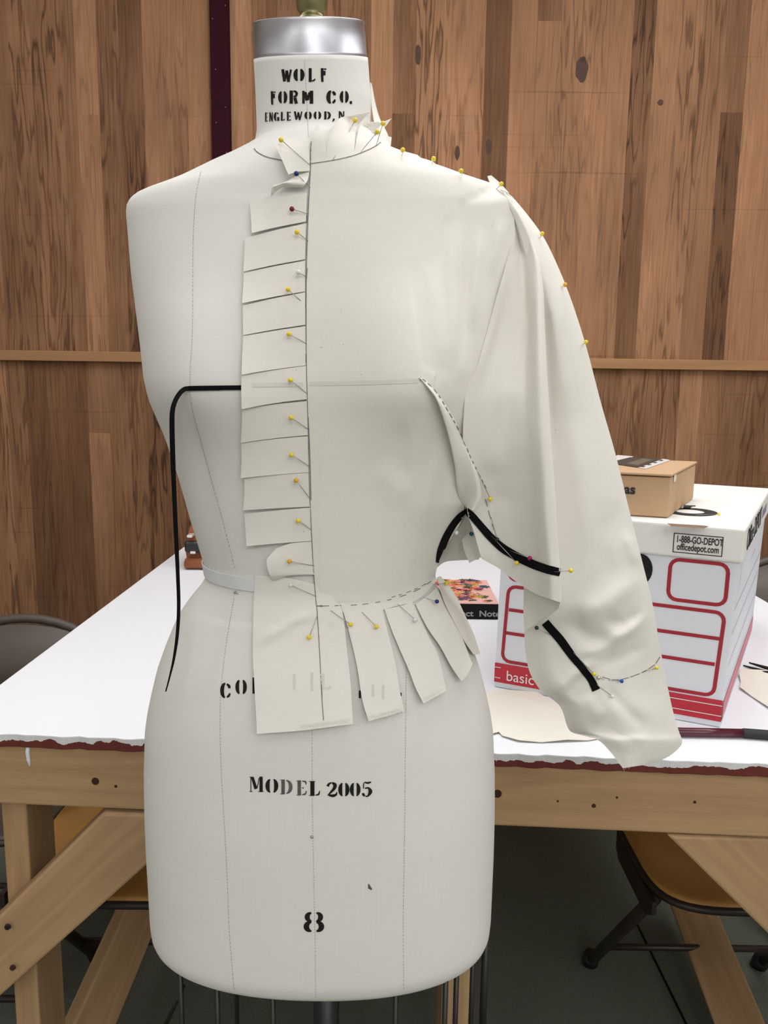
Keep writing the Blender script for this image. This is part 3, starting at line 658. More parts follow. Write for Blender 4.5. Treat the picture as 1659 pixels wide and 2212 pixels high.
def letters(name, items, mat, zx0, zy0, zs, wt=1.0):
    V, Fc = [], []
    for ch, x0, y0, x1, y1 in items:
        X0, Y0_, X1, Y1_ = zx0 + x0 / zs, zy0 + y0 / zs, zx0 + x1 / zs, zy0 + y1 / zs; wd, ht = X1 - X0, Y1_ - Y0_
        for st in GL[ch]:
            ribbon_geo([(X0 + a * wd, Y0_ + b_ * ht, c * wt * min(wd, ht * .7)) for a, b_, c in st], 1, .0005, None, 2.5, V, Fc, 2)
    return mesh(name, V, Fc, mat, FORM, True)
o = letters('maker_lettering', [('W', 452, 622, 540, 736), ('O', 562, 610, 650, 735), ('L', 690, 612, 752, 735), ('F', 798, 612, 852, 735),
    ('F', 355, 818, 400, 938), ('O', 425, 810, 498, 935), ('R', 522, 812, 598, 930), ('M', 632, 815, 732, 930), ('C', 852, 810, 935, 935), ('O', 972, 808, 1044, 930), ('.', 1054, 900, 1080, 934),
    ('E', 304, 1008, 332, 1092), ('N', 342, 1006, 374, 1090), ('G', 384, 1004, 430, 1088), ('L', 444, 1004, 482, 1084), ('E', 498, 1002, 538, 1084), ('W', 562, 1000, 636, 1078), ('O', 656, 998, 718, 1074), ('O', 738, 996, 802, 1074), ('D', 828, 1000, 890, 1072), (',', 898, 1062, 928, 1092), ('N', 958, 998, 1010, 1062)], M_INK, 500, 0, 4.147, 1.25)
o['label'] = 'black stencilled maker name on the neck'
letters('hip_lettering', [('C', 130, 122, 214, 250), ('O', 250, 94, 336, 222), ('L', 376, 84, 440, 210), ('I', 1122, 98, 1150, 165), ('I', 1196, 186, 1236, 245), ('.', 1518, 196, 1546, 230)], M_INK, 440, 1440, 3.6065)['label'] = 'black stencilled letters partly under the muslin tabs'
letters('model_lettering', [('m', 358, 855, 468, 975), ('0', 484, 868, 580, 986), ('l', 816, 890, 906, 1005), ('2', 960, 896, 1040, 1012), ('0', 1052, 898, 1132, 1014), ('0', 1142, 898, 1218, 1014), ('5', 1232, 895, 1310, 1012)], M_INK, 440, 1440, 3.6065)['label'] = 'black stencilled model line on the hip'
letters('model_lettering_worn', [('d', 595, 878, 697, 993), ('e', 723, 884, 802, 1002)], M_INKGREY, 440, 1440, 3.6065)['label'] = 'worn grey middle letters of the model line'
letters('size_lettering', [('8', 780, 1906, 938, 2064)], M_INK, 440, 1440, 3.6065)['label'] = 'black stencilled size number near the hem'
ribbons('ink_smudge', [[(796, 1909, 2), (798, 1917, 7), (803, 1921, 3)]], 4, .0005, M_INKGREY, FORM)

# ------------------------------------------------------------------ muslin drape
DRAPE = empty('muslin_drape', (0.05, 0.75, 0.85)); tag(DRAPE, 'cream muslin half-bodice with one draped sleeve pinned onto the dress form', 'garment toile')
SURF = []   # geometry that tapes, pins and pencil marks lie on
def pch(x, y, xq):
    """monotone cubic interpolation"""
    x = np.asarray(x, float); y = np.asarray(y, float); n = len(x)
    if n == 2: return np.interp(xq, x, y)
    h = np.diff(x); dl = np.diff(y) / h; m_ = np.zeros(n)
    for i in range(1, n - 1):
        if dl[i - 1] * dl[i] > 0:
            w1, w2 = 2 * h[i] + h[i - 1], h[i] + 2 * h[i - 1]; m_[i] = (w1 + w2) / (w1 / dl[i - 1] + w2 / dl[i])
    m_[0], m_[-1] = dl[0], dl[-1]
    i = np.clip(np.searchsorted(x, xq) - 1, 0, n - 2); t = (xq - x[i]) / h[i]
    return (1 + 2 * t) * (1 - t) ** 2 * y[i] + t * (1 - t) ** 2 * h[i] * m_[i] + t * t * (3 - 2 * t) * y[i + 1] + t * t * (t - 1) * h[i] * m_[i + 1]
def net(ctrl, nu, nt):
    """ctrl[row][col] tuples -> dense array [nt][nu][dim]"""
    C = np.array(ctrl, float); r, c, d = C.shape; A = np.zeros((r, nu, d)); B = np.zeros((nt, nu, d))
    for i in range(r):
        for k in range(d): A[i, :, k] = pch(np.arange(c), C[i, :, k], np.linspace(0, c - 1, nu)) if c > 2 else np.interp(np.linspace(0, 1, nu), [0, 1], C[i, :, k])
    for j in range(nu):
        for k in range(d): B[:, j, k] = pch(np.arange(r), A[:, j, k], np.linspace(0, r - 1, nt))
    return B
def segdist(p, a, b):
    a, b = np.array(a, float), np.array(b, float); t = np.clip(np.dot(p - a, b - a) / max(1e-9, np.dot(b - a, b - a)), 0, 1); return np.linalg.norm(p - a - t * (b - a)), t
def fold_h(px, py, folds):
    s = 0.0
    for pl, wd, h in folds:
        best = 1e9; bt = 0; n = len(pl) - 1
        for i in range(n):
            d, t = segdist(np.array([px, py]), pl[i], pl[i + 1])
            if d < best: best, bt = d, (i + t) / n
        s += h * math.exp(-(best / wd) ** 2) * min(1, 4 * bt + .0, 4 * (1 - bt) + .0 if True else 1)
    return s
def relax(V, nu, nt, it, cond):
    for _ in range(it):
        W = list(V)
        for i in range(nt):
            for j in range(nu):
                if not cond(i, j): continue
                nb = [W[i * nu + q] for q in (j - 1, j + 1) if 0 < j < nu - 1] + [W[q * nu + j] for q in (i - 1, i + 1) if 0 < i < nt - 1]
                if nb: V[i * nu + j] = (W[i * nu + j] * 1.0 + sum(nb, Vector()) / len(nb)) / 2
    return V
def finish(name, V, nu, nt, parent=DRAPE, mat=None, thick=0.0007, surf=True):
    Fc = [(i * nu + j, i * nu + j + 1, (i + 1) * nu + j + 1, (i + 1) * nu + j) for i in range(nt - 1) for j in range(nu - 1)]
    o = mesh(name, V, Fc, mat or M_MUSLIN, parent, True); solid(o, thick, 0)
    if surf: SURF.append(([Vector(p) for p in V], Fc))
    return o

# --- bodice front: hangs on the form, tents away from it towards the underarm
DEPART = [(300, 1300, 1300, .8), (440, 985, 1107, .752), (505, 985, 1112, .748), (570, 975, 1100, .742), (640, 960, 1082, .735), (720, 950, 1060, .728), (800, 940, 1035, .718), (860, 930, 1012, .712), (900, 925, 1000, .712), (1000, 905, 1002, .735), (1090, 880, 1010, .752), (1160, 880, 974, .768), (1240, 895, 942, .776), (1330, 2000, 2100, .8)]
BFOLDS = [([(985, 470), (975, 600), (985, 720), (1000, 830)], 16, .0045), ([(1040, 490), (1028, 600), (1020, 720)], 12, .004), ([(1085, 470), (1060, 600)], 10, .003), ([(1010, 540), (1000, 700), (990, 800)], 12, -.003), ([(930, 560), (950, 700), (960, 800)], 22, .003),
          ([(905, 900), (900, 1040), (890, 1150)], 26, .003), ([(950, 960), (930, 1060), (915, 1160)], 16, .003), ([(870, 900), (860, 1050)], 24, -.002), ([(820, 1000), (880, 1090)], 30, .0018)]
def bodice_pt(px, py):
    s, e, Ye = (interp(DEPART, py, k) for k in (1, 2, 3))
    h = fold_h(px, py, BFOLDS)
    # below the bust the cloth bridges part of the hollow
    def base(x):
        p, n, ok = hit(x, py, .0028 - .0013 * max(0, min(1, (py - 1240) / 60)))
        if 835 < py < 1300 and x > 690:
            t = (py - 835) / 465; a = hit(x, 835, .0028)[0].y; b2 = hit(x, 1300, .0028)[0].y
            p2 = at_y(x, py, p.y + min(0, (a + (b2 - a) * t - p.y)) * .42); return p2
        return p
    if px <= s: p = base(px); return at_y(px, py, p.y - h) if abs(h) > 1e-5 else p
    y0 = base(s).y; t = min(1, (px - s) / max(1, e - s)); y1 = base(s - 12).y; slope = (y0 - y1) / 12 * (e - s)
    Y = y0 * (2 * t ** 3 - 3 * t * t + 1) + slope * (t ** 3 - 2 * t * t + t) + Ye * (3 * t * t - 2 * t ** 3) + (Ye - y0) * (t ** 3 - t * t)
    q, n_, ok_ = hit(px, py, 0)
    Y -= h
    if ok_: Y = min(Y, q.y - .0016)
    return at_y(px, py, Y)
ctrl = [[(671, 350), (735, 345), (812, 318), (870, 334), (936, 353), (1000, 377), (1066, 401), (1108, 436)],
        [(669, 400), (740, 392), (810, 380), (872, 384), (936, 398), (1000, 415), (1066, 432), (1110, 462)],
        [(664, 500), (740, 495), (815, 490), (880, 490), (940, 492), (1005, 495), (1062, 500), (1112, 508)],
        [(662, 640), (735, 640), (805, 640), (870, 640), (930, 640), (990, 640), (1040, 640), (1086, 640)],
        [(662, 760), (730, 760), (795, 760), (855, 760), (910, 760), (965, 760), (1010, 760), (1050, 760)],
        [(663, 850), (725, 850), (785, 850), (840, 850), (890, 850), (935, 850), (975, 850), (1010, 850)],
        [(665, 930), (722, 930), (778, 930), (830, 930), (880, 930), (925, 930), (965, 930), (1000, 930)],
        [(668, 1030), (722, 1030), (775, 1030), (825, 1030), (873, 1030), (920, 1030), (962, 1030), (1003, 1030)],
        [(671, 1110), (722, 1110), (772, 1110), (820, 1110), (867, 1110), (912, 1110), (958, 1110), (1003, 1108)],
        [(676, 1200), (720, 1200), (765, 1200), (808, 1200), (850, 1199), (888, 1198), (922, 1197), (952, 1196)],
        [(682, 1290), (722, 1291), (765, 1291), (805, 1288), (845, 1281), (880, 1272), (912, 1258), (940, 1243)],
        [(687, 1318), (730, 1322), (770, 1322), (812, 1320), (852, 1310), (888, 1302), (916, 1285), (944, 1252)]]
NU, NT = 74, 120
G = net(ctrl, NU, NT)
V = [bodice_pt(G[i, j, 0], G[i, j, 1]) for i in range(NT) for j in range(NU)]
relax(V, NU, NT, 10, lambda i, j: i > 84 and j > 56)
finish('bodice_panel', V, NU, NT, thick=.0005)['label'] = 'smooth front panel between the pencilled centre line and the sleeve'

# --- sleeve, underarm half: from the chest crease to the long standing fold, turned under at the fold
def sheet(name, ctrl, nu, nt, folds=(), **kw):
    G = net(ctrl, nu, nt)
    V = [at_y(G[i, j, 0], G[i, j, 1], G[i, j, 2] - fold_h(G[i, j, 0], G[i, j, 1], folds)) for i in range(nt) for j in range(nu)]
    return finish(name, V, nu, nt, **kw)
B_ = [((1100, 440, .752), (1122, 470, .755)), ((1107, 508, .746), (1146, 512, .752)), ((1092, 575, .738), (1167, 578, .742)), ((1073, 640, .731), (1174, 642, .734)), ((1051, 720, .724), (1177, 722, .724)), ((1028, 800, .714), (1181, 800, .716)),
      ((1004, 866, .708), (1185, 868, .710)), ((1000, 950, .714), (1190, 950, .705)), ((1010, 1030, .728), (1196, 1030, .702)), ((1009, 1098, .742), (1201, 1110, .700)), ((1024, 1150, .746), (1206, 1190, .700)), ((1038, 1200, .748), (1210, 1250, .700)), ((1041, 1207, .749), (1211, 1302, .702))]
ctrl = []
for (a, b2) in B_:
    row = []
    for u, dv in ((0, 0), (.2, .010), (.45, .014), (.7, .008), (.9, -.004), (1.0, .004)):
        row.append((a[0] + (b2[0] - a[0]) * u, a[1] + (b2[1] - a[1]) * u, a[2] + (b2[2] - a[2]) * u + dv * min(1, len(ctrl) / 4)))
    # rolled edge: passes the ridge and turns away behind it
    row.append((b2[0] - 1, b2[1], b2[2] + .014)); row.append((b2[0] - 14, b2[1] - 1, b2[2] + .026))
    ctrl.append(row)
# the hem of this half dips between its corners
for k, dy in ((2, 8), (3, 10), (4, 3)): 
    x, y, Y = ctrl[-1][k]; ctrl[-1][k] = (x, y + dy, Y)
BF = [([(1110, 470), (1128, 560), (1140, 700), (1130, 900)], 12, -.006), ([(1095, 560), (1075, 680), (1040, 800)], 9, .003), ([(1150, 560), (1160, 720), (1165, 900)], 14, .003), ([(1060, 1000), (1075, 1100)], 30, -.003), ([(1100, 640), (1085, 800), (1080, 950)], 16, .002)]
sheet('sleeve_underfold', ctrl, 64, 110, BF)['label'] = 'underarm half of the sleeve ending in a long standing fold'
# turned-back layer seen below its hem
U_ctrl = []
for (lx, ly, lY), (rx, ry, rY) in (((1150, 1080, .762), (1196, 1080, .728)), ((1140, 1180, .764), (1204, 1180, .726)), ((1132, 1262, .766), (1209, 1250, .722)), ((1131, 1320, .766), (1212, 1290, .716)), ((1133, 1364, .766), (1208, 1313, .716))):
    U_ctrl.append([(lx + (rx - lx) * u, ly + (ry - ly) * u + dy * (ly > 1300), lY + (rY - lY) * u + d) for u, d, dy in ((0, 0, 0), (.33, .006, 0), (.66, .003, 2), (1, 0, 0))])
sheet('sleeve_turnback', U_ctrl, 24, 30)['label'] = 'underside of the sleeve fold curling back'
# dart: a folded strip standing on the bodice below the bust point
dl = [(907, 818), (925, 838), (942, 862), (958, 905), (972, 955), (983, 1010), (987, 1050), (992, 1075), (1005, 1094)]
dr = [(909, 816), (935, 842), (955, 868), (975, 900), (996, 940), (1014, 985), (1030, 1030), (1036, 1070), (1024, 1102)]
ctrl = []
for i, (a, b2) in enumerate(zip(dl, dr)):
    t = i / 8; ya = bodice_pt(min(*a[:1], 1010), a[1]).y; yb = .712 + .018 * t if i > 3 else bodice_pt(b2[0], b2[1]).y
    lift = .010 * math.sin(math.pi * min(1, t * 1.15)) + .0012
    ctrl.append([(a[0], a[1], ya - .001 + .003 * (0 < i < 8)), (a[0] + 1, a[1], ya - lift), (a[0] + (b2[0] - a[0]) * .35, a[1] + (b2[1] - a[1]) * .35, ya + (yb - ya) * .35 - lift), (b2[0] - 3, b2[1], yb - .003 - lift * .4), (b2[0] + 3, b2[1], yb - .0012)])
sheet('dart_fold', ctrl, 26, 70)['label'] = 'folded dart running from the bust point to the underarm'

# --- sleeve, outer half: shoulder to cuff, a tube with a back
C_ = [((1070, 405), (1112, 432), .775, .790), ((1098, 455), (1140, 466), .765, .795), ((1112, 505), (1173, 512), .765, .80), ((1132, 600), (1222, 618), .768, .806), ((1145, 720), (1263, 740), .778, .81), ((1150, 860), (1298, 872), .782, .815), ((1155, 985), (1330, 985), .785, .82), ((1160, 1090), (1357, 1095), .787, .825), ((1160, 1200), (1386, 1210), .788, .83),
      ((1140, 1300), (1408, 1300), .785, .835), ((1133, 1380), (1423, 1385), .80, .84), ((1141, 1440), (1433, 1440), .805, .845), ((1165, 1487), (1443, 1490), .805, .848), ((1211, 1527), (1453, 1535), .805, .85), ((1232, 1579), (1466, 1580), .81, .852)]
CFOLDS = [([(1180, 610), (1178, 720), (1185, 860), (1195, 1000)], 14, -.004), ([(1196, 600), (1215, 760), (1230, 900)], 22, .004), ([(1300, 1340), (1350, 1350), (1390, 1320)], 13, -.006), ([(1215, 1330), (1270, 1375), (1330, 1400)], 22, -.007), ([(1250, 1330), (1320, 1300), (1385, 1240)], 22, .005), ([(1240, 1420), (1320, 1390), (1400, 1330)], 13, .005),
          ([(1310, 1385), (1355, 1360), (1402, 1320)], 12, .004), ([(1285, 1440), (1340, 1420), (1400, 1390)], 14, -.003), ([(1200, 1500), (1235, 1460), (1290, 1425)], 12, .005), ([(1300, 1480), (1350, 1530), (1400, 1580)], 14, -.004), ([(1330, 1080), (1300, 1180), (1330, 1280)], 26, -.004), ([(1260, 1500), (1300, 1560)], 20, .004), ([(1350, 1150), (1375, 1220)], 12, .004), ([(1250, 900), (1280, 1100), (1300, 1250)], 30, .004)]
def crow(L_, R2, yl, yr, back=False, bs=1.0):
    row = []
    if not back:
        for u in (0, .2, .45, .7, .9, 1.0):
            bul = -.030 * bs * math.sin(math.pi * min(1, u * .98)) ** .8
            row.append((L_[0] + (R2[0] - L_[0]) * u, L_[1] + (R2[1] - L_[1]) * u, yl + (yr - yl) * u ** 1.6 + bul * (1 - u * .3)))
    else:
        for u in (1.0, .9, .65, .4, .15):
            bul = .045 * math.sin(math.pi * min(1, u)) ** .8
            row.append((L_[0] + 8 + (R2[0] - L_[0] - 8) * u - (0 if u == 1 else 3), L_[1] + (R2[1] - L_[1]) * u - (0 if u == 1 else 4), yl + .02 + (yr - yl - .02) * u ** .8 + bul))
    return row
front = [crow(*c) for c in C_]
# cuff hem: bottom edge drops to a corner at the front
for L_, R2, k in (((1290, 1597), (1473, 1603), 0), ((1320, 1626), (1440, 1636), 1), ((1345, 1659), (1392, 1652), 2)): front.append(crow(L_, R2, .794 + .002 * k, (.852, .834, .812)[k], False, (.42, .16, .04)[k]))
sheet('sleeve_outer', front, 100, 190, CFOLDS)['label'] = 'outer half of the sleeve reaching down past the table edge'
back = [crow(c[0], c[1], c[2], c[3], True) for c in C_]
sheet('sleeve_back', back, 40, 90)
# hidden middle layer of the fold: joins the turned-under edge to the outer half
J_ = []
for y in (470, 520, 600, 700, 800, 900, 1000, 1100, 1200, 1285):
    bx = float(np.interp(y, [r[1][1] for r in B_], [r[1][0] for r in B_])); bY = float(np.interp(y, [r[1][1] for r in B_], [r[1][2] for r in B_]))
    cx_ = float(np.interp(y, [r[0][1] for r in C_], [r[0][0] for r in C_])); cY = float(np.interp(y, [r[0][1] for r in C_], [r[2] for r in C_]))
    J_.append([(bx - 13, y, bY + .0255), (bx - 20, y, bY + (cY - bY) * .55 + .012), (min(cx_, bx - 10) - 2, y, cY + .004), (cx_ + 2, y, cY + .002)])
sheet('sleeve_fold_lining', J_, 20, 60, surf=False)
# raw frayed hem of the cuff
def fray(name, a, b2, n, lo, hi, parent=DRAPE, bvh=None, Y=None):
    bm = bmesh.new()
    for i in range(n):
        t = (i + random.random() * .8) / n; x, y = a[0] + (b2[0] - a[0]) * t, a[1] + (b2[1] - a[1]) * t
        l = random.uniform(lo, hi); dx = random.uniform(-.6, .6) * l
        f2 = (lambda q, r: at_y(q, r, Y(t))) if Y else (lambda q, r: hit(q, r, .004, bvh)[0])
        tube_bm(bm, [f2(x, y - 3), f2(x + dx * .4, y + l * .5), f2(x + dx, y + l)], .00022, 4, False)
    return bm_obj(name, bm, M_MUSLIN, parent, True)
fray('frayed_edge', (1345, 1659), (1470, 1604), 60, 2, 7, Y=lambda t: .828 + .024 * t - .012 * math.sin(math.pi * t))

# --- back underarm allowance glimpsed through the armhole
P_ = [[(990, 1084, .778), (1020, 1086, .772)], [(988, 1104, .778), (1014, 1108, .773)], [(956, 1150, .80), (1024, 1145, .785)], [(938, 1195, .81), (1036, 1190, .79)], [(928, 1242, .815), (1034, 1208, .80)]]
P_ = [[(a[0] + (b2[0] - a[0]) * u, a[1] + (b2[1] - a[1]) * u, a[2] + (b2[2] - a[2]) * u) for u in (0, .5, 1)] for a, b2 in P_]
x = P_[-1]; P_[-1] = [x[0], (x[1][0] - 14, 1212, x[1][2]), x[2]]
sheet('back_allowance', P_, 16, 24)['label'] = 'shaded back seam allowance seen through the underarm gap'
P_ = [[(998, 1165, .778), (1026, 1140, .77)], [(1002, 1185, .776), (1034, 1175, .768)], [(1014, 1216, .774), (1041, 1203, .766)]]
sheet('seam_flap', P_, 8, 12)['label'] = 'small square snipped flap hanging under the tape corner'
# lower sleeve: narrow strip of allowance behind the lower tape
# --- centre front: snipped allowance tabs
def tab(name, ctrl_px, nu, nt, off=lambda u, v: .003, label=None, folds=(), soft=0):
    G = net(ctrl_px, nu, nt); V = []
    for i in range(nt):
        for j in range(nu):
            u, v2 = j / (nu - 1), i / (nt - 1); p, n, ok = hit(G[i, j, 0], G[i, j, 1], 0.0); V.append(p + n * (off(u, v2) + fold_h(G[i, j, 0], G[i, j, 1], folds)))
    if soft: relax(V, nu, nt, soft, lambda i, j: True)
    o = finish(name, V, nu, nt, thick=.0004)
    if label: o['label'] = label
    return o
def cf_tab(xl0, yl0, xl1, yl1, yr0, yr1, xr0, xr1, lift, cut=None):
    top = [(xl0, yl0), ((xl0 + xr0) / 2, (yl0 * .45 + yr0 * .55)), (xr0, yr0)]
    bot = [(xl1, yl1), ((xl1 + xr1) / 2, (yl1 * .45 + yr1 * .55) if not cut else cut), (xr1, yr1)]
    mid = [((a[0] + b2[0]) / 2 + random.uniform(-1, 1) * (k == 0), (a[1] + b2[1]) / 2) for k, (a, b2) in enumerate(zip(top, bot))]
    tab('seam_tab', [top, mid, bot], 26, 18, lambda u, v: .0034 + (1 - u) ** 1.3 * (.0008 + lift * .5 * v ** 2))
TABS = [(542, 440, 547, 510, 421, 482, 664, 662, .004), (532, 519, 528, 592, 486, 563, 662, 660, .002), (528, 594, 524, 661, 566, 632, 660, 660, .004), (525, 664, 525, 727, 634, 703, 660, 661, .001), (525, 729, 520, 811, 706, 790, 661, 662, .005), (520, 812, 521, 877, 791, 861, 662, 664, .007),
        (522, 879, 523, 950, 865, 938, 664, 666, .003), (523, 952, 527, 1027, 940, 1018, 666, 669, .006), (532, 1028, 531, 1098, 1019, 1092, 669, 671, .003), (532, 1107, 541, 1173, 1094, 1166, 671, 674, .008)]
for tdef in TABS: cf_tab(*tdef)
# the smaller curled tab above the waist and the two folded ones at the throat
tab('seam_tab', [[(600, 1181), (635, 1170), (674, 1167)], [(583, 1204), (630, 1205), (676, 1204)], [(590, 1235), (632, 1236), (679, 1236)], [(594, 1252), (632, 1240), (680, 1238)]], 22, 22, lambda u, v: .0036 + (1 - u) * .006 * math.sin(math.pi * v), 'short snipped tab curling at the waist')
tab('seam_tab', [[(598, 332), (630, 318), (668, 307)], [(610, 352), (640, 338), (669, 330)], [(627, 390), (645, 380), (670, 374)]], 18, 18, lambda u, v: .004 + (1 - u) * .008, 'pointed throat tab')
tab('seam_tab', [[(629, 391), (648, 382), (669, 376)], [(606, 409), (636, 398), (666, 396)], [(594, 424), (624, 408), (660, 407)], [(589, 432), (618, 411), (656, 411)]], 22, 22, lambda u, v: .004 + (1 - u * .8) ** .7 * .011 * math.sin(math.pi * min(1, v * .8)) ** 2, 'curling throat tab with its edge rolled')

# --- peplum: torn strips below the waist
PEP = [([(554, 1240), (620, 1246), (690, 1262)], [(552, 1312), (640, 1312), (738, 1318)], [(551, 1400), (645, 1390), (748, 1400)], [(557, 1490), (655, 1480), (756, 1478)], [(565, 1575), (660, 1567), (760, 1554)]),
       ([(740, 1318), (782, 1318), (824, 1312)], [(751, 1358), (792, 1358), (833, 1358)], [(770, 1440), (808, 1432), (849, 1426)], [(780, 1505), (818, 1494), (857, 1478)], [(792, 1551), (828, 1543), (866, 1531)]),
       ([(829, 1316), (860, 1310), (888, 1302)], [(841, 1356), (872, 1346), (903, 1338)], [(858, 1400), (890, 1388), (920, 1376)], [(876, 1443), (906, 1428), (938, 1413)], [(889, 1482), (918, 1468), (948, 1458)], [(904, 1515), (928, 1504), (952, 1491)]),
       ([(895, 1306), (918, 1290), (940, 1270)], [(919, 1360), (943, 1342), (964, 1326)], [(942, 1396), (966, 1384), (986, 1370)], [(963, 1440), (983, 1428), (1000, 1414)], [(979, 1472), (992, 1462), (1004, 1437)]),
       ([(939, 1250), (942, 1249), (946, 1247)], [(950, 1300), (962, 1292), (974, 1286)], [(972, 1346), (984, 1338), (994, 1332)], [(994, 1388), (1004, 1378), (1011, 1366)], [(1013, 1416), (1020, 1416), (1027, 1415)])]
for k, c in enumerate(PEP):
    tab('waist_tab', [list(r) for r in c], 40 if k == 0 else 22, 40, lambda u, v, k=k: ((.0016 if k else .0022) + (.0012 if k == 4 else 0) + .0022 * min(1, 3 * v) + (.010 * v ** 3 if k == 0 else .005 * v ** 3 if k < 4 else 0) + (.005 * v * max(0, .4 - u) if 0 < k < 4 else 0)),
        ['wide torn muslin panel hanging below the waist at centre front', 'second torn strip below the waist', 'third torn strip below the waist', 'fourth torn strip flaring over the hip', 'last torn strip at the side of the hip'][k], folds=[([(553, 1395), (620, 1350), (690, 1315)], 10, .003)] if k == 0 else (), soft=8 if k >= 3 else 0)
# --- collar stubs standing at the neck
for c, lb in (([[(672, 308), (680, 298), (687, 290)], [(672, 330), (690, 322), (702, 318)], [(672, 354), (692, 352), (708, 350)]], 'triangular neck tab beside the centre line'),
              ([[(712, 300), (745, 262), (781, 246)], [(706, 325), (738, 300), (768, 275)], [(704, 351), (735, 345), (764, 337)]], 'broad neck tab over the stencilled name'),
              ([[(772, 277), (800, 266), (824, 256)], [(768, 308), (794, 295), (816, 284)], [(763, 339), (790, 328), (813, 315)]], 'neck tab below the right side of the neck')):
    tab('neck_tab', c, 18, 16, lambda u, v: .0025 + .007 * (1 - v) ** 1.5, lb)
P_ = [[(800, 178, .80), (803, 182, .80)], [(802, 220, .795), (811, 226, .80)], [(806, 250, .79), (819, 254, .80)], [(812, 290, .775), (838, 294, .795)], [(812, 320, .762), (844, 322, .785)]]
sheet('neck_tab', P_, 10, 24)['label'] = 'pale tab standing up beside the neck'
P_ = [[(836, 294, .79), (846, 297, .79)], [(834, 316, .785), (843, 320, .785)]]
sheet('neck_tab', P_, 5, 5)
# shoulder stubs poking over the top edge
P_ = [[(1053, 381, .80), (1061, 379, .80)], [(1057, 392, .796), (1078, 394, .798)], [(1062, 402, .79), (1100, 418, .795)]]
sheet('shoulder_stub', P_, 8, 10)['label'] = 'frayed stub of allowance sticking up at the shoulder point'
BVH_ALL = None
def rebuild():
    V, Fc = [Vector(p) for p in bv_], list(bf_)
    for v, f in SURF:
        k = len(V); V.extend(v); Fc.extend(tuple(i + k for i in q) for q in f)
    return BVHTree.FromPolygons(V, Fc)
BVH_ALL = rebuild()
fray('frayed_edge', (650, 1569), (760, 1554), 45, 2, 7, bvh=BVH_ALL)
fray('frayed_edge', (794, 1550), (866, 1531), 34, 2, 7, bvh=BVH_ALL)
fray('frayed_edge', (905, 1514), (951, 1491), 16, 2, 5, bvh=BVH_ALL)
# pencilled and basted lines on the muslin
ribbons('pencil_line', [[(672, 306), (671, 330), (671, 360), (669, 400), (666, 460), (664, 520), (662, 590), (661.5, 660), (661.5, 740), (663, 830), (665, 900), (667, 980), (669, 1060), (672, 1130), (676, 1210), (681, 1280), (685, 1320)],
    [(685, 1320), (690, 1400), (695, 1500), (699, 1556)], [(663, 465), (663, 482)], [(664, 580), (662, 604)], [(661, 765), (661, 790)], [(666, 900), (670, 1000), (672, 1080)], [(694, 1470), (696, 1505)], [(683, 1309), (697, 1309, 4)]], 1.7, .0006, M_PENCIL, DRAPE, BVH_ALL)
ribbons('neck_line', [[(672, 354), (719, 347), (760, 338), (790, 327), (812, 316), (822, 308)]], 1.7, .0006, M_PENCIL, DRAPE, BVH_ALL)
for bl in ([[(697, 1309), (760, 1307), (800, 1303), (845, 1294), (880, 1283), (910, 1269), (938, 1250)], 13, 15], [[(845, 1290), (885, 1277), (925, 1258)], 9, 9],
           [[(912, 819), (940, 845), (962, 880), (985, 920), (1000, 952), (1014, 985), (1026, 1010), (1040, 1035), (1056, 1065)], 9, 6], [[(1048, 1078), (1056, 1105), (1063, 1130), (1074, 1160)], 16, 8],
           [[(1300, 1462), (1330, 1469), (1365, 1461), (1390, 1450), (1412, 1437), (1427, 1415)], 18, 3]):
    ribbons('basting_stitching', dashes(*bl), 1.6, .0007, M_PENCIL, DRAPE, BVH_ALL)
ribbons('bust_point_mark', [[(904, 817), (912, 821)], [(909, 814), (907, 824)]], 1.6, .0007, M_PENCIL, DRAPE, BVH_ALL)
ribbons('tape_ghost', [[(545, 832), (600, 831), (655, 830)], [(668, 829), (740, 828), (820, 826), (903, 823)]], 9, .0006, plain('tape seen faintly through muslin', (0.735, 0.72, 0.68), .95, var=.05, vscale=30, spec=.05), DRAPE, BVH_ALL)['label'] = 'black bust tape showing faintly through the muslin'
V, Fc = [], []
for ch, x0, y0, x1, y1 in (('I', 630, 1456, 642, 1490), ('I', 668, 1452, 680, 1492), ('L', 690, 1455, 716, 1490), ('A' if 'A' in GL else 'I', 800, 1478, 812, 1505), ('I', 822, 1480, 834, 1510)):
    for st in GL[ch]: ribbon_geo([(x0 + a * (x1 - x0), y0 + b2 * (y1 - y0), c * (x1 - x0)) for a, b2, c in st], 1, .0006, BVH_ALL, 4, V, Fc)
mesh('ink_ghost', V, Fc, M_GHOST, DRAPE, True)['label'] = 'stencilled letters showing faintly through the muslin'

# ------------------------------------------------------------------ tapes
WT = [(447, 1246), (470, 1256), (505, 1267), (530, 1274), (556, 1278)]
def waist_tape():
    zc = at_y(505, 1268, .71).z; v, f = [], []; NA = 96; cx = at_y(690, 1250, FORM_Y)
    c = Vector((cx.x, FORM_Y, zc))
    for r, dz in enumerate((.0066, -.0066)):
        for k in range(NA):
            a = 2 * math.pi * k / NA; d = Vector((math.cos(a), math.sin(a), 0)); z = zc + dz + .010 * math.sin(a) * 0
            loc, n, _, _ = BVH_BODY.ray_cast(Vector((c.x, c.y, z)) + d * .5, -d); v.append((loc or Vector((c.x, c.y, z)) + d * .1) + d * .0012)
    for k in range(NA):
        a = 2 * math.pi * (k + .5) / NA
        if math.sin(a) < .85 and math.cos(a) > -.15: continue
        f.append((k, NA + k, NA + (k + 1) % NA, (k + 1) % NA))
    o = mesh('waist_tape', v, f, M_TWILL, None, False); solid(o, .0009, 0)
    tag(o, 'white twill tape circling the waist of the dress form', 'tape')
waist_tape()
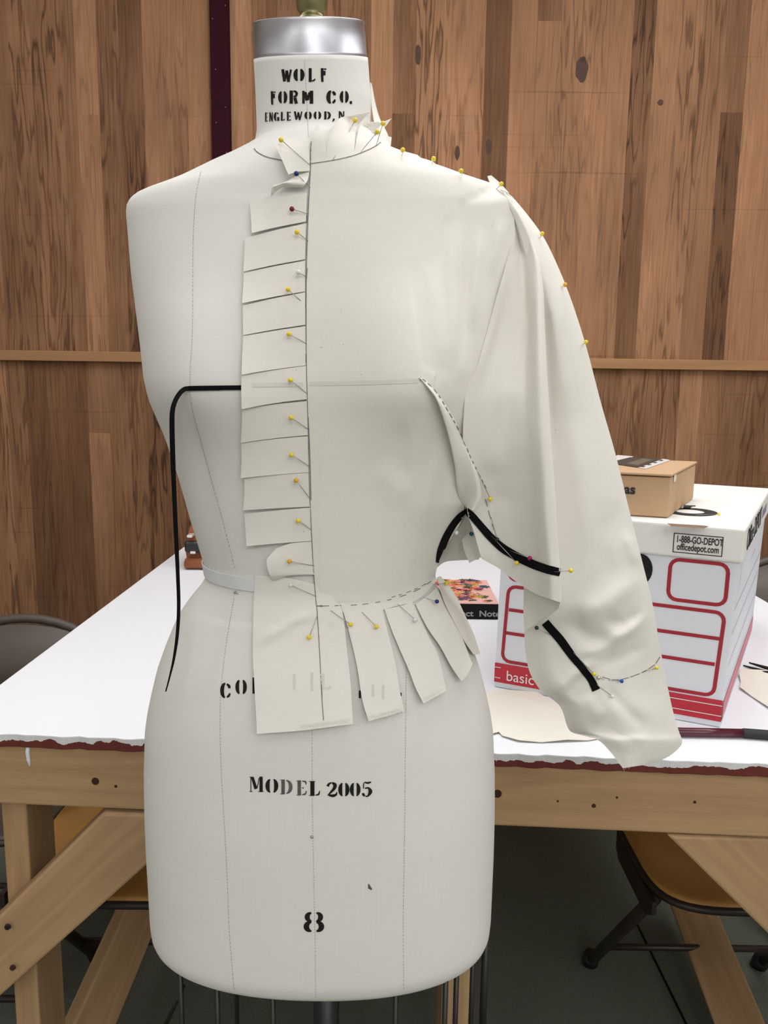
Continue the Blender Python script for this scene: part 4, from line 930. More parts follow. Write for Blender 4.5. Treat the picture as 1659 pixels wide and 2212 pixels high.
def tape_strip(name, pts, wd, label, bvh, off=.0012):
    o = ribbons(name, [pts], wd, off, M_BLACKTAPE, None, bvh, 5, .0006, 4); tag(o, label, 'tape', 'black style tapes'); return o
def bust_tape():
    V, Fc = [], []
    ribbon_geo([(532, 837), (480, 837.5), (440, 838), (412, 838.5), (408, 839)], 10, .0012, None, 5, V, Fc, 3)
    o = None
    y0 = hit(412, 838, .0012)[0].y
    pts = [(408, 839, 10, y0), (398, 841, 9.5, y0 - .0015), (388, 850, 9, y0 - .003), (379, 865, 9, y0 - .004), (373, 885, 9.5, y0 - .005), (371.5, 915, 10, y0 - .006), (373, 980, 10, y0 - .006), (376, 1060, 9, y0 - .006), (380, 1150, 8.5, y0 - .007), (384, 1240, 7, y0 - .008), (386, 1310, 6.5, y0 - .009), (383, 1370, 6, y0 - .012), (376, 1420, 4.5, y0 - .014), (367, 1460, 2.6, y0 - .014), (358, 1494, 1.4, y0 - .014)]
    A = crv([np.array(p) for p in pts], 120); k = len(V)
    for i, a in enumerate(A):
        t = A[min(i + 1, 119)][:2] - A[max(i - 1, 0)][:2]; nr = np.array([-t[1], t[0]]) / (np.linalg.norm(t) or 1)
        for c in range(4):
            s = (c / 3 - .5) * a[2]; tw = min(1, i / 18) ; V.append(at_y(a[0] + nr[0] * s, a[1] + nr[1] * s, a[3] + (c / 3 - .5) * .004 * tw))
    for i in range(119):
        for c in range(3): Fc.append((k + i * 4 + c, k + i * 4 + c + 1, k + (i + 1) * 4 + c + 1, k + (i + 1) * 4 + c))
    o = mesh('bust_tape', V, Fc, M_BLACKTAPE, None, True); solid(o, .0006, 0)
    tag(o, 'black tape across the bare bust, its loose end hanging past the hip', 'tape', 'black style tapes')
bust_tape()
tape_strip('underarm_tape', [(943, 1214, 6), (950, 1190, 14), (962, 1160, 15), (978, 1132, 14), (994, 1113, 13), (1007, 1102, 8)], 12, 'short black tape climbing from the waist to the underarm point', BVH_ALL)
tape_strip('sleeve_seam_tape', [(1007, 1100, 9), (1018, 1112, 15), (1036, 1133, 16), (1060, 1160, 17), (1085, 1182, 18), (1115, 1200, 18), (1150, 1217, 18), (1180, 1228, 18), (1208, 1236, 17)], 16, 'black tape curving from the underarm point to the sleeve fold', BVH_ALL)
tape_strip('lower_sleeve_tape', [(1178, 1343, 17), (1188, 1355, 17), (1210, 1381, 18), (1235, 1415, 17), (1258, 1444, 15), (1275, 1466, 15), (1287, 1490, 17)], 16, 'black tape slanting down the lower sleeve to the cuff', BVH_ALL)

# ------------------------------------------------------------------ pins
PC = {'y': plain('yellow pin head', (0.86, 0.66, 0.05), .25, var=.06, vscale=200), 'o': plain('orange yellow pin head', (0.80, 0.42, 0.03), .25), 'w': plain('white pin head', (.80, .80, .80), .25), 'b': plain('navy blue pin head', (.010, .022, .16), .2), 'B': plain('bright blue pin head', (.012, .09, .40), .2), 'r': plain('dark red pin head', (.18, .006, .035), .2),
      't': plain('teal pearl pin head', (.01, .14, .22), .18, .4), 'm': plain('magenta pearl pin head', (.42, .01, .13), .18, .3), 'k': plain('black pin head', (.006, .006, .006), .25), 'g': plain('dark green pin head', (.005, .06, .045), .22), 'c': plain('clear pin head', (.62, .60, .56), .1, .5), 's': M_STEEL}
CN = {'y': 'yellow', 'o': 'orange-yellow', 'w': 'white', 'b': 'navy blue', 'B': 'bright blue', 'r': 'dark red', 't': 'teal', 'm': 'magenta', 'k': 'black', 'g': 'dark green', 'c': 'clear', 's': 'steel'}
PINS = [('y', 607, 314, 668, 357, 'pinning the pointed tab at the base of the neck'), ('b', 640, 390, 669, 405, 'in the curled tab just below the throat'), ('r', 632, 458, 665, 463, 'in the uppermost square tab of the centre front'),
        ('y', 643, 507, 664, 520, 'directly below the dark red pin on the centre front'), ('w', 646, 593, 662, 599, 'high on the centre front line, the only white one above the bust'), ('y', 623, 630, 661, 660, 'just below the white pin on the upper chest'),
        ('y', 625, 724, 661, 742, 'on the centre front, next but one above the black bust tape'.replace('next but one', 'first')), ('y', 627, 821.5, 663, 849.5, 'on the centre front, level with the black bust tape'), ('y', 629, 899, 665, 926, 'on the centre front, first below the black bust tape'), ('y', 631, 979, 667, 1006, 'on the centre front, second below the black bust tape'),
        ('o', 641, 1034, 668, 1074, 'on the centre front between two bright yellow pins below the bust'), ('y', 646, 1121, 672, 1143, 'on the centre front in the last square tab above the waist'), ('o', 626, 1209, 677, 1221, 'in the short curled tab above the waist'), ('w', 631, 1260, 681, 1287, 'with tiny head where the centre line reaches the waist'),
        ('y', 669, 1376, 685, 1331, 'hanging below the waist corner on the wide torn panel'), ('y', 754, 1355, 716, 1320, 'over the first slit of the torn strips below the waist'), ('y', 810, 1357.5, 783, 1324, 'in the second torn strip below the waist'), ('w', 891, 1342, 859, 1306, 'in the third torn strip below the waist'), ('b', 935, 1305, 916, 1292, 'in the fourth torn strip over the hip'), ('y', 955, 1267, 934, 1263, 'at the side of the waist where the dashed line ends'),
        ('y', 756, 267, 719.5, 346, 'with long shaft standing over the neck seam below the stencilled name'), ('y', 815, 285, 780, 329, 'at the right of the neck, lower of the pair'), ('y', 827.5, 267, 812, 315, 'at the right of the neck, upper of the pair'), ('y', 870, 324, 868, 337, 'first on the shoulder ridge out from the neck'), ('y', 936.5, 343, 933, 355, 'second on the shoulder ridge out from the neck'), ('y', 996, 369.5, 997, 380, 'third on the shoulder ridge out from the neck'), ('y', 1083, 397.5, 1074, 408, 'beside the frayed stub at the shoulder point'),
        ('y', 1171, 505, 1165, 514, 'highest on the outer sleeve edge'), ('o', 1221, 615, 1214, 620, 'on the outer sleeve edge, half hidden, below the highest one'), ('y', 1266, 739, 1258, 744, 'on the outer sleeve edge level with the wall batten'),
        ('y', 1057, 1072, 1030, 1018, 'at the lower end of the dashed dart line'), ('k', 1077, 1161, 1062, 1118, 'on the curved tape below the dart line'), ('w', 980, 1143, 1005, 1114, 'on the short tape beneath the underarm point'), ('t', 1024, 1151, 1012.6, 1111, 'hanging beneath the underarm point'), ('y', 1124, 1212, 1060, 1155, 'below the curved tape, beside the magenta pin'), ('m', 1154, 1202, 1100, 1187, 'on the curved tape of the sleeve'), ('y', 1233, 1232.5, 1195, 1235, 'sticking out past the sleeve fold at the tape end'),
        ('g', 1164, 1349, 1200, 1376, 'under the curled sleeve fold at the top of the lower tape'), ('y', 1277, 1450, 1236, 1406, 'near the lower end of the slanting sleeve tape'), ('c', 1287, 1460, 1303, 1467, 'where the slanting sleeve tape meets the cuff line'), ('B', 1334, 1469, 1314, 1469, 'on the pencilled cuff line'), ('y', 1409, 1440, 1387, 1452, 'on the pencilled cuff line near the outer edge'), ('w', 1313, 1504, 1282, 1473, 'with long shaft below the end of the slanting tape')]
def pin(c, hx, hy, tx, ty, label, r=.00215, bvh=None, extra=.0058):
    bvh = bvh or BVH_ALL
    T, nT, ok = hit(tx, ty, .0011, bvh); Hh, nH, ok2 = hit(hx, hy, extra, bvh)
    if not ok2 or Hh.y - T.y > .03: Hh = at_y(hx, hy, T.y - .004)
    if 'tiny' in label: r *= .72
    root = empty('pin', T); tag(root, ('%s-headed pin ' % CN[c] if c != 's' else 'steel-headed pin ') + label, 'pin', 'dressmaking pins')
    bm = bmesh.new(); bmesh.ops.create_uvsphere(bm, u_segments=16, v_segments=10, radius=r, matrix=Matrix.Translation(Hh)); bm_obj('pin_head', bm, PC[c], root, True)
    d = (T - Hh)
    if d.length < .004: T = Hh + d.normalized() * .004 if d.length > 1e-5 else Hh + Vector((0, .004, 0))
    bm = bmesh.new(); tube_bm(bm, [Hh, Hh + (T - Hh) * .5, T + (T - Hh).normalized() * .001], [.00034, .00034, .0002], 6); bm_obj('pin_shaft', bm, M_STEEL, root, True)
for p in PINS: pin(*p)
pin('s', 511, 1279, 513, 1281, 'in the white waist tape', .0014, None, .002)
pin('s', 674, 1806, 674, 1807, 'on the form below the stencilled model line', .0014, None, .0015)

# ------------------------------------------------------------------ things on the table
M_BOXW = plain('white box board', (0.74, 0.76, 0.82), .7, var=.02, vscale=8); M_LID = plain('white lid board', (0.80, 0.79, 0.76), .7, bump=.2, bscale=25, var=.03, vscale=12)
M_RED = plain('red box print', (0.52, 0.028, 0.05), .7); M_REDFR = plain('dark red frame print', (0.36, 0.018, 0.032), .7); M_PINK = plain('faded red print', (0.66, .22, .27), .7)
M_GREYP = plain('grey line print', (.28, .27, .34), .8); M_TXT = plain('black box print', (.02, .02, .022), .8); M_TXTW = plain('white box print', (.8, .78, .78), .7)
M_HOLE = plain('dark inside of the box', (.006, .006, .006), .9); M_KRAFT = plain('kraft cardboard', (.52, .34, .20), .8, bump=.15, bscale=120, var=.06, vscale=30)
def storage_box():
    P0 = at_z(1556, 1573, ZT); P1 = at_z(1067, 1484, ZT); ex = (P0 - P1); ex.z = 0; wd = ex.length; ex.normalize(); P2 = at_z(1622, 1372, ZT); ey = (P2 - P0); ey.z = 0; dp = ey.length; ey.normalize(); fn = Vector((ex.y, -ex.x, 0)); sn = Vector((ey.y, -ey.x, 0))
    rz = math.atan2(ex.y, ex.x)
    root = empty('storage_box', P1, rz); tag(root, 'white and red cardboard storage box with lid standing on the table', 'box')
    M0 = Matrix((ex, ey, Vector((0, 0, 1)))).transposed().to_4x4(); M0.translation = P1 + Vector((0, 0, .0005))
    T = lambda p: M0 @ Vector(p)
    hb = .255; fl = .006; n = 5
    bm = bmesh.new(); box_bm(bm, 0, wd, 0, dp, 0, hb)
    for v in bm.verts:
        if v.co.z > .1: 
            if v.co.x > .1: v.co.x += .006
            else: v.co.x += .004
            if v.co.y > .1: v.co.y += .0
    for v in bm.verts: v.co = T(v.co)
    body = bm_obj('box_body', bm, M_BOXW, root); bevel(body, .002)
    lt, lb, e = .2865, .239, .0065
    bm = bmesh.new(); box_bm(bm, -e + .003, wd + e + .004, -e, dp + e, lb, lt)
    for v in bm.verts:
        v.co = T(v.co)
    lid = bm_obj('box_lid', bm, M_LID, root); bevel(lid, .004, 3)
    # a print on a face: rounded frames as flat ribbons
    def fp(u, v, d=.0006): return T((u * wd + (.004 if v > .1 else 0) * 1 + (.002 * v / hb), -d, v))       # front face
    def sp(u, v, d=.0006): return T((wd + d + .006 * v / hb, u * dp, v))
    def poly_ribbon(name, lines, wd_, P, mat, parent):
        V, Fc = [], []
        for L_ in lines:
            k = len(V); n_ = len(L_)
            closed = L_[0] == L_[-1]
            for i, (a, b2) in enumerate(L_):
                p0 = L_[i - 1] if i > 0 else (L_[-2] if closed else L_[0]); p1 = L_[i + 1] if i < n_ - 1 else (L_[1] if closed else L_[-1])
                t = np.array([(p1[0] - p0[0]) * wd, p1[1] - p0[1]]); t /= (np.linalg.norm(t) or 1); nr = (-t[1] * wd_ / 2, t[0] * wd_ / 2)
                V.append(P(a + nr[0] / wd, b2 + nr[1])); V.append(P(a - nr[0] / wd, b2 - nr[1]))
            for i in range(n_ - 1): Fc.append((k + 2 * i, k + 2 * i + 1, k + 2 * i + 3, k + 2 * i + 2))
        return mesh(name, V, Fc, mat, parent)
    def rr(x0, x1, y0, y1, r=.012, n_=5):
        rx = r / wd; out = []
        for cx, cy, a0 in ((x1 - rx, y1 - r, 90), (x1 - rx, y0 + r, 0), (x0 + rx, y0 + r, -90), (x0 + rx, y1 - r, -180)):
            for i in range(n_): a = math.radians(a0 - 90 * i / (n_ - 1)); out.append((cx + rx * math.cos(a), cy + r * math.sin(a)))
        return out + [out[0]]
    # read the frames' places off the photo by meeting the face with the line of sight
    def face_uv(px, py):
        d = ray(px, py); t = (P1 - CAM).dot(fn) / d.dot(fn); q = CAM + d * t - P1; return q.dot(ex) / wd, q.z
    a0, b0 = face_uv(1385, 1505); ua, va = face_uv(1566, 1240); uc, vc = face_uv(1547, 1505)
    u_in, v_b = face_uv(1085, 1425); _, v_t2 = face_uv(1085, 1265); _, v_m1 = face_uv(1085, 1318); _, v_m2 = face_uv(1085, 1370)
    uu, vv = face_uv(1555, 1330); _, vm = face_uv(1085, 1250)
    R1 = face_uv(1435, 1210); R2 = face_uv(1562, 1306)
    u0_, u1_ = u_in, face_uv(1551, 1400)[0]
    vt = face_uv(1500, 1317)[1]; vb = face_uv(1500, 1497)[1]
    v1 = face_uv(1500, 1373)[1]; v2 = face_uv(1500, 1429)[1]
    ut = face_uv(1550, 1400)[0]
    frames = [rr(u0_, ut, vb, vt)]
    frames.append(rr(face_uv(1436, 1260)[0], face_uv(1561, 1260)[0], face_uv(1500, 1301)[1], face_uv(1500, 1213)[1]))
    frames.append(rr(u0_, face_uv(1262, 1240)[0], face_uv(1500, 1301)[1], face_uv(1500, 1213)[1]))
    frames += [[(u0_ + .0075, v1), (ut - .0075, v1)], [(u0_ + .0075, v2), (ut - .0075, v2)]]
    poly_ribbon('printed_frame', frames, .0052, fp, M_REDFR, body)
    # red base bands, with thin white lines between
    vb1 = face_uv(1500, 1512)[1]; vb0 = face_uv(1500, 1553)[1]
    vb1, vb0 = .040, .0095
    def quad(name, P, u0q, u1q, v0q, v1q, mat): return mesh(name, [P(u0q, v0q), P(u1q, v0q), P(u1q, v1q), P(u0q, v1q)], [(0, 1, 2, 3)], mat, body)
    quad('red_band', fp, 0, 1.0, .009, .0405, M_RED); quad('red_band', sp, 0, 1, .009, .0405, M_PINK)
    f2 = lambda u, v: fp(u, v, .0012); s2 = lambda u, v: sp(u, v, .0012)
    poly_ribbon('white_band_line', [[(.62, .0325), (1.0, .0325)], [(.62, .0175), (1.0, .0175)], [(0, .0335), (.03, .0335)], [(0, .0165), (.03, .0165)]], .0012, f2, M_TXTW, body)
    poly_ribbon('white_band_line', [[(0, .0325), (1.0, .0325)], [(0, .0175), (1.0, .0175)]], .0012, s2, M_TXTW, body)
    poly_ribbon('side_rule', [[(.02, .17), (.97, .17)], [(.02, .135), (.97, .135)], [(.02, .09), (.97, .09)], [(.10, .19), (.10, .235)], [(.02, .05), (.97, .05)], [(.45, .20), (.62, .205)]], .0011, sp, M_GREYP, body)
    # hand hole
    hu, hv = face_uv(1330, 1230); hv = .205
    ring = [fp(hu + (.047 / wd if abs(a) < math.pi / 2 else -.047 / wd) * .5 + .0205 * math.cos(a) / wd, hv + .0205 * math.sin(a), .0008) for a in np.linspace(-math.pi, math.pi, 33)[:-1]]
    hu2, hv2 = face_uv(1374, 1229)
    ring = []
    for a in np.linspace(-math.pi / 2, math.pi / 2, 13): ring.append(fp(hu2 + .017 * math.cos(a) / wd, hv2 + .0225 * math.sin(a), .0008))
    for a in np.linspace(math.pi / 2, 3 * math.pi / 2, 13): ring.append(fp(hu2 - .05 / wd + .017 * math.cos(a) / wd, hv2 + .0225 * math.sin(a), .0008))
    mesh('hand_hole', ring, [tuple(range(len(ring)))], M_HOLE, body)
    # lettering
    Rf = Matrix((ex, Vector((0, 0, 1)), fn)).transposed().to_4x4(); Rs = Matrix((ey, Vector((0, 0, 1)), sn)).transposed().to_4x4(); Rt = Matrix((ex, ey, Vector((0, 0, 1)))).transposed().to_4x4()
    def mat_at(R2, p): q = R2.copy(); q.translation = p; return q
    bu, bvv = face_uv(1093, 1465)
    text_mesh('base_lettering', 'basic storage', .0235, M_TXTW, mat_at(Rf, fp(bu, .0145, .0012)), body, 0, .98)
    def lid_uv(px, py):
        d = ray(px, py); q0 = P1 - ey * e; t = (q0 - CAM).dot(fn) / d.dot(fn); q = CAM + d * t - P1; return q.dot(ex), q.z
    a = lid_uv(1458, 1180); b2 = lid_uv(1458, 1198); c0, c1 = lid_uv(1454, 1151), lid_uv(1560, 1196)
    lp = lambda x, z, d=.0006: T((x, -e - d, z - .0005))
    xa, xb = lid_uv(1456, 1170)[0], lid_uv(1561, 1185)[0]; za, zb = lid_uv(1508, 1156)[1], lid_uv(1508, 1197)[1]
    lw = xb - xa
    o = text_mesh('phone_lettering', '1-888-GO-DEPOT', .0135, M_TXT, mat_at(Rf, lp(xa + lw * .03, zb + (za - zb) * .54)), lid, .0002)
    def fit(o, w_):
        xs = [(o.matrix_world @ v.co - P1).dot(ex) for v in o.data.vertices]; s = w_ / (max(xs) - min(xs)); c = min(xs)
        for v in o.data.vertices: k = (v.co - P1).dot(ex); v.co += ex * ((k - c) * (s - 1))
    fit(o, lw * .94)
    o = text_mesh('web_lettering', 'officedepot.com', .0135, M_TXT, mat_at(Rf, lp(xa + lw * .07, zb + (za - zb) * .14)), lid, .0002); fit(o, lw * .86)
    V, Fc = [], []
    for (x0, z0, x1, z1) in ((xa, za, xb, za), (xa, zb, xb, zb), (xa, zb, xa, za), (xb, zb, xb, za)):
        k = len(V); h = .0006
        if z0 == z1: V += [lp(x0 - h, z0 - h), lp(x1 + h, z0 - h), lp(x1 + h, z0 + h), lp(x0 - h, z0 + h)]
        else: V += [lp(x0 - h, z0), lp(x0 + h, z0), lp(x0 + h, z1), lp(x0 - h, z1)]
        Fc.append((k, k + 1, k + 2, k + 3))
    mesh('label_border', V, Fc, M_TXT, lid)
    ls = lambda y, z: T((wd + e + .0045, y, z))
    o = text_mesh('side_lettering', 'Office DEPOT', .044, M_TXT, mat_at(Rs, ls(.03, .249)), lid, .0002, 1.0)
    text_mesh('side_lettering', 'STORAGE BOX', .020, M_GREYP, mat_at(Rs, ls(.31, .256)), lid, .0004, .7)
    # notch at the lid's front edge
    zt_ = lt + .0008
    def top_xy(px, py):
        q = M0.inverted() @ at_z(px, py, P1.z + lt); return q.x, q.y
    a = [top_xy(*p) for p in ((1441, 1132), (1450, 1139), (1521, 1143.5), (1531, 1139), (1520, 1137), (1450, 1133))]
    mesh('lid_notch', [T((p[0], p[1], zt_)) for p in a], [tuple(range(len(a)))], plain('cardboard core', (.20, .13, .08), .9), lid)
    # printed mark on the lid top: an oval ring and a bar
    c = top_xy(1494, 1107); V, Fc = [], []
    for k in range(28):
        t = 2 * math.pi * k / 28
        V.append(T((c[0] + .036 * math.cos(t), c[1] + .040 * math.sin(t), zt_))); V.append(T((c[0] + .021 * math.cos(t) - .003, c[1] + .022 * math.sin(t) + .002, zt_)))
    for k in range(28): j = (k + 1) % 28; Fc.append((2 * k, 2 * k + 1, 2 * j + 1, 2 * j))
    k = len(V); b2 = [top_xy(*p) for p in ((1475, 1101), (1490, 1101), (1495, 1095), (1503, 1095), (1502, 1093.5), (1478, 1093))]
    V += [T((*p, zt_)) for p in b2]; Fc.append(tuple(range(k, k + 6)))
    mesh('lid_mark', V, Fc, M_TXT, lid)
    return P1, ex, ey, P1.z + lt + .0005
BP, BX, BY, BZ = storage_box()
def cardboard():
    A = at_z(1443, 1120, BZ); Bk = at_z(1497, 1079, BZ); ey = (Bk - A); ey.z = 0; dp = ey.length; ey.normalize()
    L_ = at_z(1300, 1111, BZ); ex = (A - L_); ex.z = 0; ex.normalize(); wd = .26; fn = Vector((ex.y, -ex.x, 0))
    pass
    org = A - ex * wd; rz = math.atan2(ex.y, ex.x)
    hd = at_y(1448, 1027, A.y).z - BZ
    root = empty('cardboard_box', org, rz); tag(root, 'small brown cardboard carton lying on the storage box lid', 'box')
    M0 = Matrix((ex, ey, Vector((0, 0, 1)))).transposed().to_4x4(); M0.translation = org + Vector((0, 0, .001))
    T = lambda p: M0 @ Vector(p)
    def b(name, x0, x1, y0, y1, z0, z1, mat, par, bev):
        bm = bmesh.new(); box_bm(bm, x0, x1, y0, y1, z0, z1)
        for v in bm.verts: v.co = T(v.co)
        o = bm_obj(name, bm, mat, par); bevel(o, bev); return o
    body = b('carton_body', 0, wd, 0, dp, 0, hd - .004, M_KRAFT, root, .002)
    flap = b('carton_flap', 0, wd + .002, -.004, dp, hd - .0025, hd + .001, M_KRAFT, root, .0012)
    def top(px, py):
        q = M0.inverted() @ at_z(px, py, BZ + hd + .0025); return Vector((q.x, q.y, hd + .0016))
    def quad(name, px4, mat, z=0): mesh(name, [T(top(*p) + Vector((0, 0, z))) for p in px4], [(0, 1, 2, 3)], mat, flap)
    quad('label_strip', [(1300, 994), (1334, 1000), (1369, 986), (1335, 983)], plain('white label paper', (.62, .58, .57), .6))
    quad('label_strip', [(1380, 1011), (1395, 1013), (1449, 994), (1432, 991)], bpy.data.materials['white label paper'])
    quad('label_print', [(1312, 1000), (1377, 1010), (1431, 992), (1362, 988)], plain('brown black label print', (.05, .04, .032), .6), .0003)
    quad('label_print', [(1352, 1002), (1378, 1006), (1410, 994), (1388, 991)], plain('olive label print', (.13, .105, .07), .6), .0006)
    for k in range(4): quad('label_bar', [(1384 + k * 13, 1009 - k * 4.4), (1390 + k * 13, 1009.6 - k * 4.4), (1395 + k * 13, 1008 - k * 4.4), (1389 + k * 13, 1007.3 - k * 4.4)], bpy.data.materials['brown black label print'], .0004)
    Rf = Matrix((ex, Vector((0, 0, 1)), fn)).transposed().to_4x4()
    d = ray(1331, 1066); t = (org - CAM).dot(fn) / d.dot(fn); q = CAM + d * t - org; Rf.translation = T((q.dot(ex) - .0215, -.0007, q.z))
    o = text_mesh('side_lettering', 'mas', .0195, M_TXT, Rf, body, .0005)
    d = ray(1372, 1066); t = (org - CAM).dot(fn) / d.dot(fn); q = (CAM + d * t - org).dot(ex); sh = q - max((v.co - org).dot(ex) for v in o.data.vertices)
    for v in o.data.vertices: v.co += ex * sh
    V = [(wd + .0008, .02, hd - .013), (wd + .0008, .04, hd - .013), (wd + .0008, .04, hd - .002), (wd + .0008, .02, hd - .002)]
    mesh('tape_tab', [T(p) for p in V], [(0, 1, 2, 3)], plain('paper tape', (.78, .70, .60), .6), body)
cardboard()
def lid_pin():
    H = at_z(1553, 1110, BZ + .0024); T = at_z(1500, 1113, BZ + .001)
    root = empty('pin', H); tag(root, 'yellow-headed pin lying loose on the storage box lid', 'pin', 'dressmaking pins')
    bm = bmesh.new(); bmesh.ops.create_uvsphere(bm, u_segments=16, v_segments=10, radius=.0021, matrix=Matrix.Translation(H)); bm_obj('pin_head', bm, PC['y'], root, True)
    bm = bmesh.new(); tube_bm(bm, [H, T], .0003, 6); bm_obj('pin_shaft', bm, M_STEEL, root, True)
lid_pin()
def note_box():
    A = at_z(1092, 1339, ZT); wd, hd, dp = .26, 0, .0
    A.z = ZT + .0005; hd = at_y(1060, 1304, A.y).z - ZT; Bk = at_z(1060, 1254, ZT + hd); dp = Bk.y - A.y
    x1 = at_y(1076, 1330, A.y).x; x0 = x1 - .235; y0, y1 = A.y, A.y + dp; z0, z1 = ZT + .0005, ZT + hd
    root = empty('note_box', (x0, y0, ZT)); tag(root, 'black-fronted stationery box with a bright floral top behind the form', 'stationery box')
    mt, nt, b = nodes('floral print'); L = nt.links.new; N = nt.nodes.new
    tc = N('ShaderNodeTexCoord'); mp = N('ShaderNodeMapping'); mp.inputs['Scale'].default_value = (1, .55, 1); L(tc.outputs['Object'], mp.inputs['Vector'])
    n = N('ShaderNodeTexNoise'); n.inputs['Scale'].default_value = 45; n.inputs['Detail'].default_value = 2; n.inputs['Distortion'].default_value = 2.2; L(mp.outputs['Vector'], n.inputs['Vector'])
    r = N('ShaderNodeValToRGB'); r.color_ramp.interpolation = 'CONSTANT'; L(n.outputs['Fac'], r.inputs[0]); el = r.color_ramp.elements
    el[0].position = 0; el[0].color = (.05, .10, .16, 1); el[1].position = .36; el[1].color = (.30, .05, .16, 1)
    for p_, c in ((.42, (.75, .16, .05, 1)), (.49, (.85, .30, .16, 1)), (.54, (.66, .42, .05, 1)), (.58, (.80, .42, .30, 1)), (.63, (.50, .08, .10, 1)), (.68, (.83, .50, .46, 1))): q = el.new(p_); q.color = c
    L(r.outputs[0], b.inputs['Base Color']); b.inputs['Roughness'].default_value = .5
    M_PK = plain('pale pink card', (.84, .50, .46), .5); M_SP = plain('black box card', (.008, .008, .009), .6, spec=.15)
    box('carton', x0, x1, y0, y1, z0, z1 - .001, M_SP, root, .001)
    top = box('floral_top', x0, x1 - .0, y0, y1, z1 - .001, z1 + .0006, M_PK, root)
    # flower heads drawn as many-petalled overlapping blossoms printed on the card
    cols = [plain('print orange', (.78, .17, .04), .5), plain('print coral', (.82, .25, .15), .5), plain('print ochre', (.55, .40, .05), .5), plain('print plum', (.26, .05, .16), .5), plain('print navy', (.04, .09, .15), .5), plain('print peach', (.85, .45, .28), .5), plain('print green', (.10, .13, .06), .5)]
    rnd = random.Random(5); bms = [bmesh.new() for _ in cols]
    for i in range(330):
        fx = rnd.uniform(x0 + .0, x1 - .012); fy = rnd.uniform(y0 + .012, y1 - .004)
        if (fx - x0) / (x1 - x0) > .80 and rnd.random() < (((fx - x0) / (x1 - x0)) - .80) * 3.5 + .35 * (1 - (fy - y0) / (y1 - y0)): continue
        c = rnd.randrange(len(cols)); bm = bms[c]; R2 = rnd.uniform(.009, .018); zz = z1 + .0008 + i * .0000008; pet = rnd.randint(7, 11); a0 = rnd.random() * 6
        for k in range(pet):
            a = a0 + 2 * math.pi * k / pet; d = Vector((math.cos(a), math.sin(a), 0)); nn2 = Vector((-d.y, d.x, 0)); l = R2 * rnd.uniform(.7, 1.15); w2 = R2 * .2
            o_ = Vector((fx, fy, zz)); bm.faces.new([bm.verts.new(o_ + q) for q in (d * .1 * l - nn2 * w2 * .4, d * .6 * l - nn2 * w2, d * l, d * .6 * l + nn2 * w2, d * .1 * l + nn2 * w2 * .4)])
    for bm, mt2 in zip(bms, cols): bm_obj('floral_pattern', bm, mt2, top)
    Mx = Matrix.Rotation(math.pi / 2, 4, 'X'); P = at_y(1003, 1333, y0 - .001); Mx = Matrix.Translation((at_y(974, 1333, y0 - .001).x, y0 - .001, P.z + .002)) @ Mx
    text_mesh('front_lettering', 'Perfect  Notes', .0170, plain('silver print', (.30, .30, .28), .5), Mx, root, .0004, 1.2)
    o = root.children[-1]
    xs = [v.co.x for v in o.data.vertices]; goal = at_y(993, 1333, y0 - .001).x
    # bring the "fect" beside the hanging strips, as in the picture
    sh = at_y(1033, 1333, y0).x - (min(xs) + (max(xs) - min(xs)) * .565)
    for v in o.data.vertices: v.co.x += sh
note_box()
